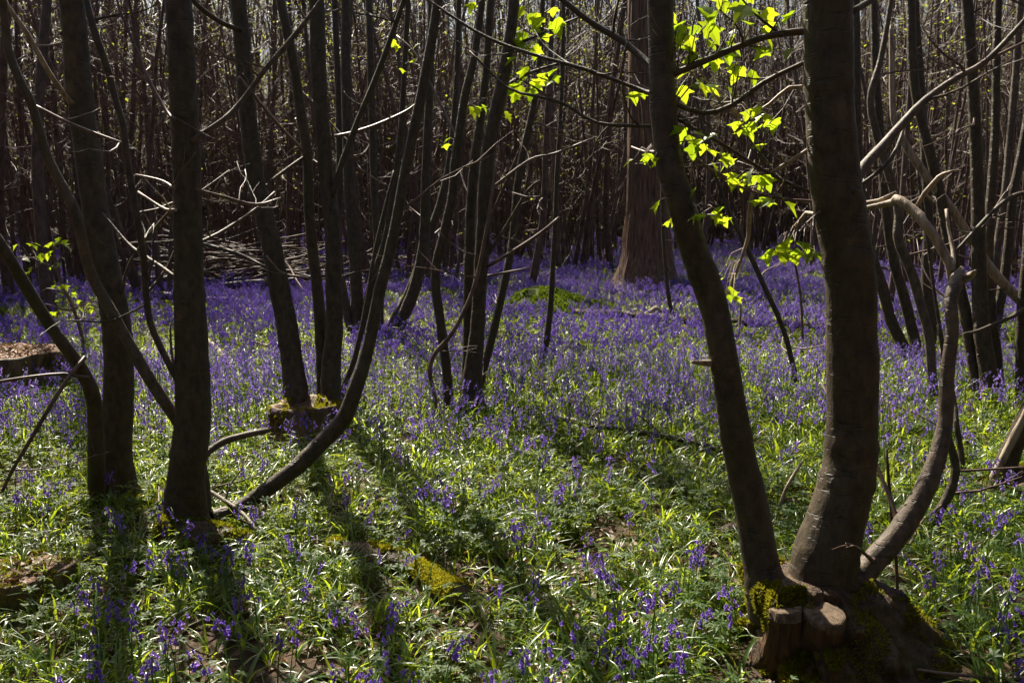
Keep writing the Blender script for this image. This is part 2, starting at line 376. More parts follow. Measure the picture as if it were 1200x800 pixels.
def trace(pts, Y, dY=0.0, wob=0.0, seed=0):
    """Photo points (x, y, width in pixels) to a centre line and radii; distance Y at the base, Y + dY at the last point."""
    P, Q = [], []; n = len(pts)
    for i, (px, py, wd) in enumerate(pts):
        t = i / max(1, n - 1); p = at(px, py, Y + dY * t + wob * noise.noise(Vector((seed + i * .45, 3.3, 0)))); P.append(p); Q.append(wd * .5 * px_m(p))
    return P, Q
def carry_up(P, Q, top, r):
    """Go on upwards to height top with a natural taper."""
    d = (P[-1] - P[-2]).normalized(); p = P[-1].copy(); q0 = Q[-1]; z0 = p.z; P, Q = list(P), list(Q)
    while p.z < top:
        d = (d + Vector((r.uniform(-.09, .09), r.uniform(-.09, .09), .12))).normalized(); p = p + d * .55; P.append(p.copy()); Q.append(q0 * (1 - .82 * min(1, (p.z - z0) / (top - z0))) + .003)
    return P, Q
def ring_bumps(P, Q, r, every=.32):
    """Branch-scar collars on a smooth stem."""
    s = 0; nx = r.uniform(.1, every); Q = list(Q)
    for i in range(1, len(P)):
        s += (P[i] - P[i - 1]).length
        if s > nx: Q[i] *= r.uniform(1.025, 1.085); nx = s + r.uniform(.4, 1.4) * every
    return Q
def knots(mb, P, Q, r, n):
    for k in range(n):
        i = r.randint(2, max(3, len(P) // 2)); a = r.uniform(0, 6.283); d = Vector((math.cos(a), math.sin(a), .25)).normalized()
        q = P[i] + d * Q[i] * .6; s = Q[i] * r.uniform(.18, .34); tube(mb, [q, q + d * Q[i] * .36, q + d * Q[i] * r.uniform(.46, .6)], [s * 1.5, s, s * .55], 7, False, True, .12, 30)
class Tree:
    def __init__(s, name, label, cat, base, seed, group=None):
        s.r = random.Random(seed); s.loc = Vector((base.x, base.y, gz(base.x, base.y))); s.o = thing(name, label, cat, s.loc, group); s.lines = []
    def stem(s, pts, dY=0.0, Y=None, top=8.5, m='bark', sides=14, step=.05, name='stem', crown=10, low=0, leaf=0.0, root=True, flare=0, label=None, wob=0.03, kn=0, L=1.3):
        Y = Y if Y is not None else s.loc.y; P, Q = trace(pts, Y, dY, wob, s.r.random() * 50)
        if root:
            P.insert(0, Vector((P[0].x, P[0].y, gz(P[0].x, P[0].y) - .06))); Q.insert(0, Q[0] * 1.12)
        if top: P2, Q2 = carry_up(P, Q, top, s.r)
        else: P2, Q2 = P, Q
        RP, RQ = resample(P2, Q2, step); RQ = ring_bumps(RP, RQ, s.r, .26)
        mb = MB(); tube(mb, RP, RQ, sides, False, True, .05, 7.0)
        if flare:
            c0 = P[1]; g0 = gz(c0.x, c0.y); ph = s.r.uniform(0, 6.28)
            for i, v in enumerate(mb.v):
                t = max(0.0, 1 - (v.z - g0) / .30)
                if t > 0:
                    d = Vector((v.x - c0.x, v.y - c0.y, 0)); a = math.atan2(d.y, d.x); mb.v[i] = v + d * (flare * t * t * (1.1 + 1.3 * math.sin(a * 3 + ph) + .6 * math.sin(a * 5 + 2 * ph)))
        if kn: knots(mb, RP, RQ, s.r, kn)
        o = mb.build(name, M[m], s.o)
        if label: o['label'] = label
        if crown or low:
            cb = MB()
            if crown: twigs(cb, s.r, RP, RQ, crown, .45, .98, L, 4, leaf)
            if low: twigs(cb, s.r, RP, RQ, low, .08, .5, .75, 2, 0, (-.3, .7), .3)
            c = cb.build('crown', [M['twig'], M['far_leaf']], o)
        s.lines.append((RP, RQ)); return o, RP, RQ
    def branch(s, pts, Y, dY=0.0, m='twig', parent=None, sub=4, name='branch', sides=7, L=.35, leaves=None, copies=2):
        P, Q = trace(pts, Y, dY, .05, s.r.random() * 50); RP, RQ = resample(P, Q, .05); mb = MB(); tube(mb, RP, RQ, sides, True, True, .05, 9)
        if sub: twigs(mb, s.r, RP, RQ, sub, .2, .98, L, 2, 0, (-.5, .8), .4)
        hang = []
        leaves = [(a + (s.r.uniform(-9, 9) if k else 0), b + (s.r.uniform(-8, 8) if k else 0), c_ * s.r.uniform(.8, 1.2)) for a, b, c_ in (leaves or []) for k in range(copies) if k == 0 or s.r.random() < .45]
        for (px, py, size) in leaves:
            best = min(range(len(RP)), key=lambda i: ((RP[i] - at(px, py, RP[i].y)).length))
            q = at(px, py, RP[best].y + s.r.uniform(-.12, .12)); b = RP[max(0, best - 2)]; mid = b.lerp(q, .55) + Vector((0, 0, .03)); tube(mb, [b, mid, q], [.0022, .0018, .0011], 4, False, False); hang.append((q, size * px_m(q)))
        o = mb.build(name, M[m], parent or s.o)
        for q, size in hang: hang_leaf(o, q, size, s.r)
        s.lines.append((RP, RQ)); return o, RP, RQ
def sycamore_leaf_mesh(r):
    """Five pointed lobes, folded along the midrib and drooping, stalk at the origin."""
    mb = MB(); out = []
    for a, l in ((-2.2, .42), (-1.75, .36), (-1.2, .78), (-.8, .45), (-.42, .62), (0, 1.0), (.42, .62), (.8, .45), (1.2, .78), (1.75, .36), (2.2, .42)):
        l *= r.uniform(.92, 1.08); out.append((math.cos(a) * l * .62 + .30, math.sin(a) * l * .62))
    dr = r.uniform(.15, .5); fold = r.uniform(.05, .35)
    def bend(x, y): return Vector((x, y, abs(y) * fold - dr * x * x * .6))
    mb.v.append(bend(.02, 0)); mb.v.append(bend(.34, 0))
    for x, y in out: mb.v.append(bend(x, y))
    n = len(out)
    for i in range(n - 1): mb.face((1, 2 + i, 3 + i))
    mb.face((1, 0, 2)); mb.face((1, 1 + n, 0))
    return mb.data('leaf', M['sycamore'], smooth=False)
LEAFR = random.Random(5)
LEAVES = [sycamore_leaf_mesh(LEAFR) for i in range(6)]
def hang_leaf(parent, q, size, r):
    o = bpy.data.objects.new('leaf', r.choice(LEAVES)); col.objects.link(o); o.parent = parent; o.location = q - parent_origin(parent)
    o.rotation_euler = (r.uniform(-.5, .5), r.uniform(.15, 1.0), math.pi / 2 + r.gauss(0, 1.3)); o.scale = (size * 1.12,) * 3
def moss_on(mb_src, parent, r, n, want, size=.014, name='moss', push=.004, m='moss'):
    """A fur of short moss blades on those faces of a mesh that satisfy want(centre, normal)."""
    tris = []
    for f in mb_src.f:
        a, b, c = (Vector(mb_src.v[f[i]]) for i in range(3)); nn = (b - a).cross(c - a)
        if nn.length < 1e-9: continue
        ce = sum((Vector(mb_src.v[i]) for i in f), Vector()) / len(f)
        if want(ce, nn.normalized()): tris.append((nn.length * (len(f) - 2), f, nn.normalized()))
    if not tris: return None
    mb = MB(); ws = [t[0] for t in tris]
    for _, f, nn in r.choices(tris, ws, k=n):
        a, b, c, d = (Vector(mb_src.v[f[i % len(f)]]) for i in (0, 1, 2, 3)); u, v = r.random(), r.random()
        p = (a * (1 - u) + b * u) * (1 - v) + (d * (1 - u) + c * u) * v if len(f) == 4 else a.lerp(b, u * .6).lerp(c, v * .5)
        lump = .5 + noise.noise(p * 16); 
        if lump < .12: continue
        t = (nn + Vector((r.uniform(-.9, .9), r.uniform(-.9, .9), r.uniform(-.6, .9)))).normalized(); s = t.orthogonal().normalized(); s = Quaternion(t, r.uniform(0, 6.28)) @ s
        sz = size * r.uniform(.6, 1.5); p = p + nn * push * lump; o = len(mb.v); mb.v += [p - s * sz * .28 - nn * .004, p + s * sz * .28 - nn * .004, p + t * sz]; mb.face((o, o + 1, o + 2))
    return mb.build(name, M[m], parent, smooth=False)
def lathe(cx, cy, prof, sides, r, lob=.1, lobs=5, fq=7.0, rough=.06, seed=0, squash=1.0):
    """Rings (z, radius, dx, dy) with lobed, rough outline."""
    mb = MB(); ph = r.uniform(0, 6.28)
    for (z, rad, dx, dy) in prof:
        for k in range(sides):
            a = 2 * math.pi * k / sides; q = rad * (1 + lob * math.sin(a * lobs + ph + z * 1.5) * .6 + lob * math.sin(a * (lobs - 2) + 1.3 * ph))
            v = Vector((cx + dx + math.cos(a) * q, cy + dy + math.sin(a) * q * squash, z)); nn = noise.noise(v * fq + Vector((seed, 0, 0))) + .5 * noise.noise(v * fq * 2.6); v += Vector((math.cos(a), math.sin(a), .2)) * nn * rough; mb.v.append(v)
    for i in range(len(prof) - 1):
        for k in range(sides): a, b = i * sides + k, i * sides + (k + 1) % sides; mb.face((a, b, b + sides, a + sides))
    return mb
def cut_face(center, nrm, ru, rv, parent, r, n=48, rough=.05):
    """A sawn face with drying cracks, modelled about its own centre so that the rings run round it."""
    mb = MB(); mb.v.append(Vector((0, 0, .003))); split = {r.randrange(n): r.uniform(.25, .6) for k in range(5)}; qs = (.2, .4, .6, .8, .94, 1.0, 1.03)
    for q in qs:
        for k in range(n):
            a = 2 * math.pi * k / n; w_ = 1 + rough * noise.noise(Vector((math.cos(a) * 1.6, math.sin(a) * 1.6, center.x * 3)))
            z = .003 + .002 * noise.noise(Vector((math.cos(a) * q * 3, math.sin(a) * q * 3, 1))) if q < .99 else (-.002 if q < 1.01 else -.03)
            if k in split and q > split[k]: z -= .008
            mb.v.append(Vector((math.cos(a) * ru * q * w_, math.sin(a) * rv * q * w_, z)))
    for k in range(n): mb.face((0, 1 + k, 1 + (k + 1) % n))
    for j in range(len(qs) - 1):
        for k in range(n): a, b = 1 + j * n + k, 1 + j * n + (k + 1) % n; mb.face((a, a + n, b + n, b))
    o = bpy.data.objects.new('cut_face', mb.data('cut_face', M['rings'])); col.objects.link(o); o.parent = parent; o.location = center - parent_origin(parent); o.rotation_euler = Vector((0, 0, 1)).rotation_difference(nrm.normalized()).to_euler(); return o

# ---- the stool with three big stems and the leafy branches
base = on_ground(965, 800); base.y += .25; base.x = at(965, 760, base.y).x
Yi = base.y
tI = Tree('coppice_tree', 'mossy coppice stool with two cut stubs and three thick grey-brown stems', 'tree', base, 21)
BLOCK.extend([(base.x + .03, base.y, .33), (base.x - .05, base.y - .4, .22), (base.x + .2, base.y - .4, .22)])
zt = at(950, 690, Yi).z                           # top of the stool
prof = []
for i in range(44):
    t = i / 43; z = tI.loc.z - .08 + t * (zt + .05 - tI.loc.z + .08); rad = .185 + .22 * (1 - t) ** 1.6
    if t > .88: rad *= 1 - (t - .88) * 3.0
    prof.append((z, rad, .11 * (1 - t) - .052 * t, .0))
mb = lathe(base.x, base.y, prof, 110, tI.r, .11, 5, 6.0, .05, 3)
for i, v in enumerate(mb.v):                       # furrowed, flaking old wood
    k = i % 110; a = 2 * math.pi * k / 110; d = Vector((math.cos(a), math.sin(a), 0))
    mb.v[i] = v + d * (.06 * noise.noise(Vector((d.x * 5, d.y * 5, v.z * 3.5))) + .016 * noise.noise(v * 26) + .02 * abs(noise.noise(Vector((d.x * 11, d.y * 11, v.z * 4 + 3)))))
mb.face(tuple(len(mb.v) - 110 + k for k in range(110)))
mbS = mb; sto = mb.build('stool', M['stump'], tI.o)
lx = at(890, 740, Yi).x
def mossy_left(c, n): return (c.x < lx + .10 or n.z > .6) and c.z > tI.loc.z and noise.noise(c * 7) + 4 * (lx + .09 - c.x) > -.2
moss_on(mb, sto, tI.r, 34000, mossy_left, .012, push=.022)
def mossy_foot(c, n): return c.z < tI.loc.z + .26 and n.y < .2 and noise.noise(c * 6 + Vector((9, 0, 0))) > .0
moss_on(mb, sto, tI.r, 6000, mossy_foot, .012)
# two cut stubs
f1 = base.y - .19; c1 = at(921, 712, f1); n1 = Vector((-.04, .06, 1))
sb = MB(); RP, RQ = resample([Vector((c1.x + .03, c1.y + .10, tI.loc.z + .02)), Vector((c1.x + .012, c1.y + .04, c1.z - .16)), Vector((c1.x + .004, c1.y + .01, c1.z - .07)), c1 - n1 * .006], [.11, .07, .052, .049], .012)
tube(sb, RP, RQ, 56, False, False, .07, 22, furrow=.16); st1 = sb.build('cut_stub', M['stump'], tI.o); st1['label'] = 'upright cut stub with a ragged splintered side'
cut_face(c1, n1, .049, .046, st1, tI.r, 48, .2)
f2 = base.y - .20; c2 = at(966, 718, f2); n2 = Vector((.04, -.20, .98)).normalized()
sb = MB(); RP, RQ = resample([c2 - n2 * .30 + Vector((.02, .13, 0)), c2 - n2 * .13 + Vector((0, .03, 0)), c2 - n2 * .006], [.16, .092, .066], .012)
tube(sb, RP, RQ, 48, False, False, .06, 14, furrow=.04); st2 = sb.build('cut_stub', M['stump'], tI.o); st2['label'] = 'slanting cut stub with a pale oval face'
cut_face(c2, n2, .067, .063, st2, tI.r)
SL = [(903, 720, 52), (898, 690, 47), (890, 650, 42), (882, 600, 40), (866, 530, 37), (856, 470, 34), (845, 400, 33), (834, 350, 33), (812, 290, 34), (797, 235, 33), (784, 190, 31), (776, 100, 30), (774, 0, 30)]
SM = [(955, 740, 112), (958, 715, 98), (962, 690, 84), (968, 650, 74), (982, 600, 65), (996, 540, 60), (999, 440, 57), (997, 340, 57), (987, 260, 58), (978, 200, 57), (972, 120, 56), (970, 0, 56)]
SR = [(985, 715, 44), (1000, 688, 34), (1020, 662, 28), (1055, 622, 26), (1083, 575, 24), (1100, 530, 20), (1108, 490, 17.5), (1110, 440, 16), (1116, 385, 15), (1114, 352, 14.5), (1119, 334, 17), (1122, 324, 14), (1127, 313, 4)]
sL, LP, LQ = tI.stem(SL, .15, Yi, 9.5, 'bark', 22, .03, root=False, crown=14, kn=7)
sM, MP, MQ = tI.stem(SM, .05, Yi, 10.5, 'bark', 28, .03, root=False, crown=16, kn=9)
sR, RPp, RQq = tI.stem(SR, .30, Yi, None, 'bark_grey', 18, .03, root=False, crown=0, low=4, kn=6, label='curved right-hand stem, bare and broken off at the top')
sR['label'] = 'bare curved stem broken off at a splintered top'
Yr = Yi + .30
dead, DP, DQ = tI.branch([(1119, 336, 12), (1112, 310, 9), (1107, 298, 11), (1097, 280, 11), (1081, 259, 11), (1078, 254, 13), (1066, 243, 11), (1056, 236, 12), (1050, 234, 13), (1046, 237, 9), (1034, 240, 7), (1012, 244, 5)], Yr, .25, 'dead', sR, 0, 'dead_branch', 10)
tI.branch([(1072, 246, 5), (1084, 226, 6), (1100, 208, 6), (1106, 204, 5), (1119, 200, 3)], Yr + .15, -.1, 'dead', sR, 1, 'dead_branch')
tI.branch([(1050, 226, 5), (1030, 235, 5), (1010, 238, 4)], Yr + .2, .1, 'dead', sR, 0, 'dead_branch')
tI.branch([(1118, 326, 11), (1130, 327, 11), (1140, 321, 8), (1143, 317, 3)], Yr, -.1, 'dead', sR, 0, 'dead_branch')
tI.branch([(842, 428, 10), (832, 425, 9), (822, 425, 7), (812, 424, 5)], Yi + .08, -.12, 'dead', sL, 0, 'broken_peg')
tI.branch([(1117, 318, 6), (1117, 295, 5), (1112, 270, 4), (1109, 245, 4)], Yr, .1, 'dead', sR, 0, 'dead_branch')
tI.branch([(1000, 218, 13), (1012, 195, 13), (1032, 174, 12), (1060, 142, 10), (1085, 117, 9), (1120, 92, 8), (1155, 72, 7), (1200, 25, 6), (1250, -30, 4)], Yi + .05, .3, 'bark_grey', sM, 3)
tI.branch([(1000, 222, 5), (1025, 205, 5), (1045, 185, 5), (1056, 160, 4), (1062, 140, 3)], Yi + .05, .2, 'bark', sM, 2)
tI.branch([(1150, 74, 5), (1175, 62, 4), (1200, 50, 4), (1240, 30, 3)], Yi + .25, .2, 'twig', sM, 2)
tI.branch([(998, 14, 9), (1012, 6, 8), (1030, -6, 7)], Yi + .05, .1, 'bark', sM, 0)
tI.branch([(778, 88, 10), (756, 71, 9), (730, 49, 8), (692, 26, 7), (659, 0, 7), (630, -25, 6)], Yi + .13, .3, 'bark', sL, 3)
tI.branch([(775, 112, 6), (756, 107, 5), (685, 81, 5), (625, 64, 4), (565, 41, 4), (501, 0, 3)], Yi + .13, .6, 'bark', sL, 5)
tI.branch([(778, 149, 5), (762, 148, 5), (700, 144, 4), (662, 122, 4), (625, 112, 3.5), (595, 103, 3), (550, 60, 2.5)], Yi + .13, .4, 'bark', sL, 5)
LV1 = [(803, 39, 27), (794, 56, 24), (805, 24, 28), (833, 24, 28), (856, 4, 26), (826, 47, 26), (848, 49, 26), (876, 6, 32), (889, 32, 34), (902, 56, 25), (932, 17, 26), (929, 56, 24), (818, 8, 28), (842, 12, 24), (868, 24, 26), (812, 60, 24), (900, 8, 26), (790, 14, 24), (820, 30, 26), (862, 40, 24), (795, 30, 22), (838, 62, 22), (908, 26, 22), (848, -8, 26), (885, -10, 26)]
tI.branch([(785, 88, 9), (792, 86, 8), (839, 66, 8), (870, 53, 8), (899, 43, 8), (930, 38, 9), (955, 36, 9)], Yi + .12, .0, 'bark', sM, 3, leaves=LV1)
LV2 = [(872, 77, 26), (880, 81, 24), (816, 92, 25), (799, 99, 22), (848, 101, 22), (810, 84, 24), (862, 74, 22), (824, 100, 20)]
tI.branch([(788, 120, 7), (792, 122, 6), (824, 133, 6), (857, 124, 6), (895, 97, 6), (940, 75, 6), (960, 68, 6)], Yi + .12, .05, 'bark', sL, 3, leaves=LV2)
LV3 = [(884, 142, 26), (893, 124, 24), (914, 137, 24), (908, 143, 20), (865, 142, 22), (889, 169, 20), (878, 128, 20), (900, 134, 22), (872, 150, 20)]
tI.branch([(816, 75, 3), (831, 101, 3), (850, 124, 3), (872, 137, 3), (902, 122, 4), (925, 103, 5), (955, 103, 5)], Yi + .25, -.1, 'dead', sM, 2, leaves=LV3)
LV4 = [(803, 150, 22), (816, 163, 25), (839, 156, 22), (833, 189, 22), (854, 187, 20), (826, 168, 20), (845, 180, 20), (806, 158, 22)]
tI.branch([(790, 138, 5), (796, 141, 4), (850, 171, 4), (902, 204, 4), (949, 225, 4)], Yi + .13, .0, 'bark', sL, 4, leaves=LV4)
LV5 = [(876, 202, 26), (895, 204, 22), (861, 202, 22), (902, 232, 20), (887, 234, 20), (919, 236, 22), (910, 226, 20), (884, 196, 24), (816, 219, 18), (870, 206, 20)]
tI.branch([(796, 170, 4), (803, 176, 3), (857, 214, 3), (906, 231, 3), (949, 236, 4), (960, 238, 4)], Yi + .13, .0, 'twig', sM, 3, leaves=LV5)
LV6 = [(827, 251, 20), (844, 255, 18), (818, 249, 20), (836, 247, 20), (782, 259, 15), (773, 234, 18), (850, 252, 16), (808, 254, 16)]
tI.branch([(805, 250, 4), (815, 255, 3), (830, 252, 3), (850, 253, 2)], Yi + .13, -.15, 'twig', sL, 0, leaves=LV6)
LV7 = [(758, 180, 22), (767, 184, 22), (749, 109, 18), (741, 107, 18), (752, 186, 16), (760, 176, 16)]
tI.branch([(783, 175, 5), (770, 178, 4), (756, 178, 3), (740, 172, 2)], Yi + .13, .2, 'twig', sL, 1, leaves=LV7)
LV8 = [(905, 290, 24), (915, 285, 26), (925, 298, 24), (935, 282, 26), (945, 290, 22), (955, 295, 18), (922, 281, 22), (940, 298, 20), (930, 290, 26), (912, 297, 20)]
tI.branch([(972, 240, 5), (945, 262, 3), (930, 280, 3), (915, 288, 2)], Yi + .05, -.3, 'twig', sM, 0, leaves=LV8)
LV9 = [(855, 335, 14), (860, 342, 14), (845, 320, 16), (853, 345, 12), (848, 326, 14)]
tI.branch([(955, 170, 5), (940, 180, 5), (905, 202, 5), (887, 215, 5), (880, 232, 5), (878, 260, 5), (877, 277, 5), (868, 304, 4), (856, 335, 4), (849, 355, 3)], Yi + .1, .15, 'dead', sM, 0, 'dead_branch', leaves=LV9)
tI.branch([(985, 240, 7), (960, 252, 7), (945, 250, 6), (930, 268, 5)], Yi + .06, .12, 'dead', sM, 0, 'dead_branch')

# ---- left coppice with the log at its foot
base = on_ground(214, 632)
tB = Tree('coppice_tree', 'dark upright stem with long stems arching out low from its foot beside a sawn log', 'tree', base, 31); BLOCK.append((base.x, base.y, .16)); Yb = base.y
sB, BP, BQ = tB.stem([(212, 628, 48), (213, 595, 43), (220, 540, 42), (226, 480, 41), (224, 400, 38), (221, 300, 33), (219, 200, 32), (214, 100, 31), (209, 0, 30)], .1, Yb, 9.5, 'bark', 22, .035, 'stem', 12, kn=7, flare=.28)
sC, CP, CQ = tB.stem([(246, 606, 15), (262, 602, 17), (285, 592, 17), (310, 575, 18), (350, 545, 19), (380, 515, 20), (403, 490, 19), (420, 445, 17), (433, 400, 15), (445, 340, 14), (457, 295, 13), (466, 250, 12), (475, 200, 12), (497, 95, 12), (513, 0, 11)], .5, Yb + .1, 8.0, 'bark', 16, .04, 'stem', 8, 3, root=False, label='long stem that arches sideways from the ground before it climbs')
tB.stem([(238, 622, 17), (240, 590, 16), (238, 560, 14), (237, 545, 10)], .05, Yb + .15, None, 'bark', 10, .04, 'stem', 0, root=False)
tB.branch([(236, 552, 9), (238, 538, 9), (246, 527, 9), (262, 517, 9), (290, 509, 8), (314, 504, 7)], Yb + .15, .25, 'bark_grey', sB, 0)
tB.stem([(216, 505, 15), (206, 490, 14), (176, 445, 14), (150, 400, 13), (125, 355, 13), (107, 322, 12), (97, 287, 12), (90, 252, 12), (75, 222, 11), (54, 180, 11), (37, 122, 10), (22, 92, 10), (10, 58, 9), (4, 12, 9), (2, -10, 8)], -.25, Yb + .08, 7.5, 'bark_grey', 14, .04, 'stem', 6, 0, root=False, label='grey stem leaning away to the side from the trunk')
tB.branch([(216, 456, 8), (208, 445, 8), (187, 404, 8), (176, 377, 8), (171, 344, 8), (168, 300, 8), (160, 250, 8), (148, 180, 8), (145, 150, 8), (135, 115, 8), (125, 78, 9), (110, 35, 9), (98, -10, 8), (80, -60, 7)], Yb, .2, 'bark', sB, 6, L=.5)
tB.branch([(208, 440, 4), (203, 425, 3), (200, 400, 3), (200, 378, 2)], Yb, .05, 'twig', sB, 0)
tB.branch([(150, 172, 4), (140, 167, 4), (87, 147, 4), (37, 122, 4)], Yb + .12, -.1, 'twig', sB, 2)
tB.branch([(225, 166, 7), (234, 159, 7), (262, 140, 6), (282, 120, 6), (312, 80, 6), (342, 45, 6), (375, 2, 5), (400, -40, 4)], Yb, .3, 'bark_grey', sB, 4, L=.5)
tB.branch([(204, 140, 4), (195, 130, 4), (175, 95, 4), (155, 47, 4), (140, 10, 3), (132, -20, 3)], Yb, .2, 'twig', sB, 3)
tB.branch([(230, 222, 4), (260, 230, 4), (300, 240, 4), (330, 232, 3)], Yb, .4, 'twig', sB, 3)
tB.branch([(232, 285, 4), (262, 270, 4), (300, 245, 4), (322, 225, 3)], Yb + .05, .5, 'bark_grey', sB, 2)
tB.branch([(206, 246, 4), (195, 246, 4), (180, 237, 3), (162, 225, 3)], Yb, .2, 'dead', sB, 1)
tB.branch([(205, 222, 4), (190, 212, 3), (160, 205, 3)], Yb, .2, 'twig', sB, 1)
tB.branch([(206, 240, 4), (190, 258, 4), (170, 282, 4), (150, 312, 3), (143, 345, 3)], Yb + .1, .4, 'bark_grey', sB, 1)
tB.branch([(206, 325, 4), (190, 313, 4), (170, 300, 4), (150, 285, 3), (120, 250, 3)], Yb + .1, .4, 'bark_grey', sB, 2)
# ---- the trunk beside it
base = on_ground(127, 592)
tA = Tree('coppice_tree', 'brown trunk with a root flare and a curved second stem hugging it from the foot', 'tree', base, 41); BLOCK.append((base.x, base.y, .16)); Ya = base.y
sA, AP, AQ = tA.stem([(128, 592, 46), (130, 565, 38), (137, 500, 35), (139, 430, 33), (136, 380, 32), (128, 330, 31), (113, 255, 29), (103, 180, 29), (92, 100, 29), (84, 0, 28)], .15, Ya, 9.5, 'bark', 20, .04, 'stem', 12, kn=7, flare=.35)
tA.stem([(113, 588, 20), (113, 530, 19), (110, 470, 17), (98, 438, 16), (85, 418, 15), (60, 383, 14), (30, 335, 14), (8, 298, 13), (-15, 262, 12), (-50, 200, 11), (-80, 120, 10)], -.45, Ya - .14, 6.5, 'bark', 14, .04, 'stem', 6, 0, label='slim stem that curves outwards like a bow')
tA.branch([(126, 566, 18), (108, 578, 15), (92, 590, 13), (76, 598, 10), (62, 606, 6)], Ya - .02, -.22, 'stump', sA, 0, 'root', 10)
tA.branch([(90, 123, 6), (82, 119, 6), (64, 95, 6), (50, 72, 6), (32, 40, 6), (8, 5, 5), (-10, -30, 4)], Ya + .1, -.3, 'dead', sA, 1)
tA.branch([(104, 442, 5), (95, 441, 4), (75, 438, 4), (40, 441, 4), (0, 447, 4), (-40, 455, 3)], Ya - .3, -.2, 'twig', sA, 0)
tA.branch([(100, 418, 5), (88, 432, 5), (79, 444, 5), (60, 474, 5), (40, 508, 5), (15, 550, 4), (3, 575, 4)], Ya - .3, -.25, 'twig', sA, 1)
# ---- old stump with stems growing behind it
base = on_ground(362, 524)
tC = Tree('coppice_tree', 'hollow mossy stump with three smooth stems rising from behind its rim', 'tree', base + Vector((0, .22, 0)), 51); Yc = base.y + .22; BLOCK.extend([(base.x, Yc, .29), (base.x - .1, Yc - .3, .2), (base.x + .1, Yc - .3, .17)])
zt = at(360, 473, Yc).z; cx = at(362, 500, Yc).x; g0 = tC.loc.z
prof = [(g0 - .06, .33, 0, 0), (g0 + .0, .30, 0, 0), (g0 + .05, .265, 0, 0), (g0 + .11, .242, -.005, 0), (g0 + .17, .228, -.01, 0), (zt - .03, .215, -.012, 0), (zt + .005, .208, -.012, 0), (zt + .002, .188, -.012, 0), (zt - .03, .165, -.01, 0), (zt - .05, .09, 0, 0), (zt - .055, .02, 0, 0)]
mb = lathe(cx, Yc, prof, 56, tC.r, .09, 5, 8.0, .045, 9); mb.face(tuple(len(mb.v) - 56 + k for k in range(56)))
stc = mb.build('stump', M['stump_warm'], tC.o)
moss_on(mb, stc, tC.r, 5000, lambda c, n: (n.x < -.45 or (n.z > .5 and noise.noise(c * 9) > .15)) and c.z > g0, .014)
moss_on(mb, stc, tC.r, 1500, lambda c, n: n.z > .4 and c.x > cx + .02 and c.y > Yc + .04, .016)
Yk = Yc + .22
tC.stem([(347, 476, 30), (346, 455, 28), (343, 430, 26), (336, 380, 25), (328, 340, 24), (319, 290, 23), (309, 250, 23), (300, 210, 21), (291, 140, 20), (285, 70, 19), (279, 0, 18)], .3, Yk, 9.5, 'bark', 18, .045, 'stem', 12, 2, kn=6, flare=.2)
tC.stem([(388, 476, 24), (388, 430, 23), (392, 380, 20), (391, 330, 19), (390, 270, 19), (384, 220, 18), (378, 150, 17), (373, 80, 18), (371, 0, 18)], .3, Yk + .08, 10, 'bark', 16, .045, 'stem', 12, 2, kn=4)
tC.stem([(379, 470, 15), (377, 400, 15), (372, 340, 13), (366, 290, 13), (362, 240, 12), (360, 180, 12), (352, 130, 12), (345, 80, 11), (335, 30, 11), (329, 0, 11)], .3, Yk + .2, 9, 'bark', 12, .05, 'stem', 8, 2)
tC.branch([(283, 36, 7), (272, 32, 6), (255, 24, 6), (230, 5, 6), (215, -15, 5)], Yk + .2, -.2, 'bark', None, 1)
tC.branch([(388, 232, 7), (394, 215, 7), (401, 190, 7), (420, 140, 7), (445, 80, 7), (470, 10, 6), (480, -20, 6)], Yk + .25, .1, 'bark', None, 3, L=.5)
tC.branch([(318, 212, 4), (345, 192, 4), (365, 178, 3)], Yk + .2, .2, 'bark_grey', None, 1)
tC.branch([(392, 160, 4), (415, 155, 4), (445, 145, 4), (480, 128, 3), (500, 110, 2)], Yk + .25, .2, 'twig', None, 3)
tC.branch([(280, 90, 4), (300, 115, 4), (325, 145, 4), (358, 180, 4)], Yk + .1, .2, 'twig', None, 2)
tC.branch([(312, 300, 3), (330, 320, 3), (350, 324, 3), (362, 326, 2)], Yk - .1, .1, 'twig', None, 1)
tC.branch([(405, 470, 9), (402, 455, 8), (414, 425, 7), (425, 380, 6), (432, 340, 5), (440, 290, 4), (452, 240, 4), (462, 200, 3)], Yk + .25, .3, 'bark', None, 3)
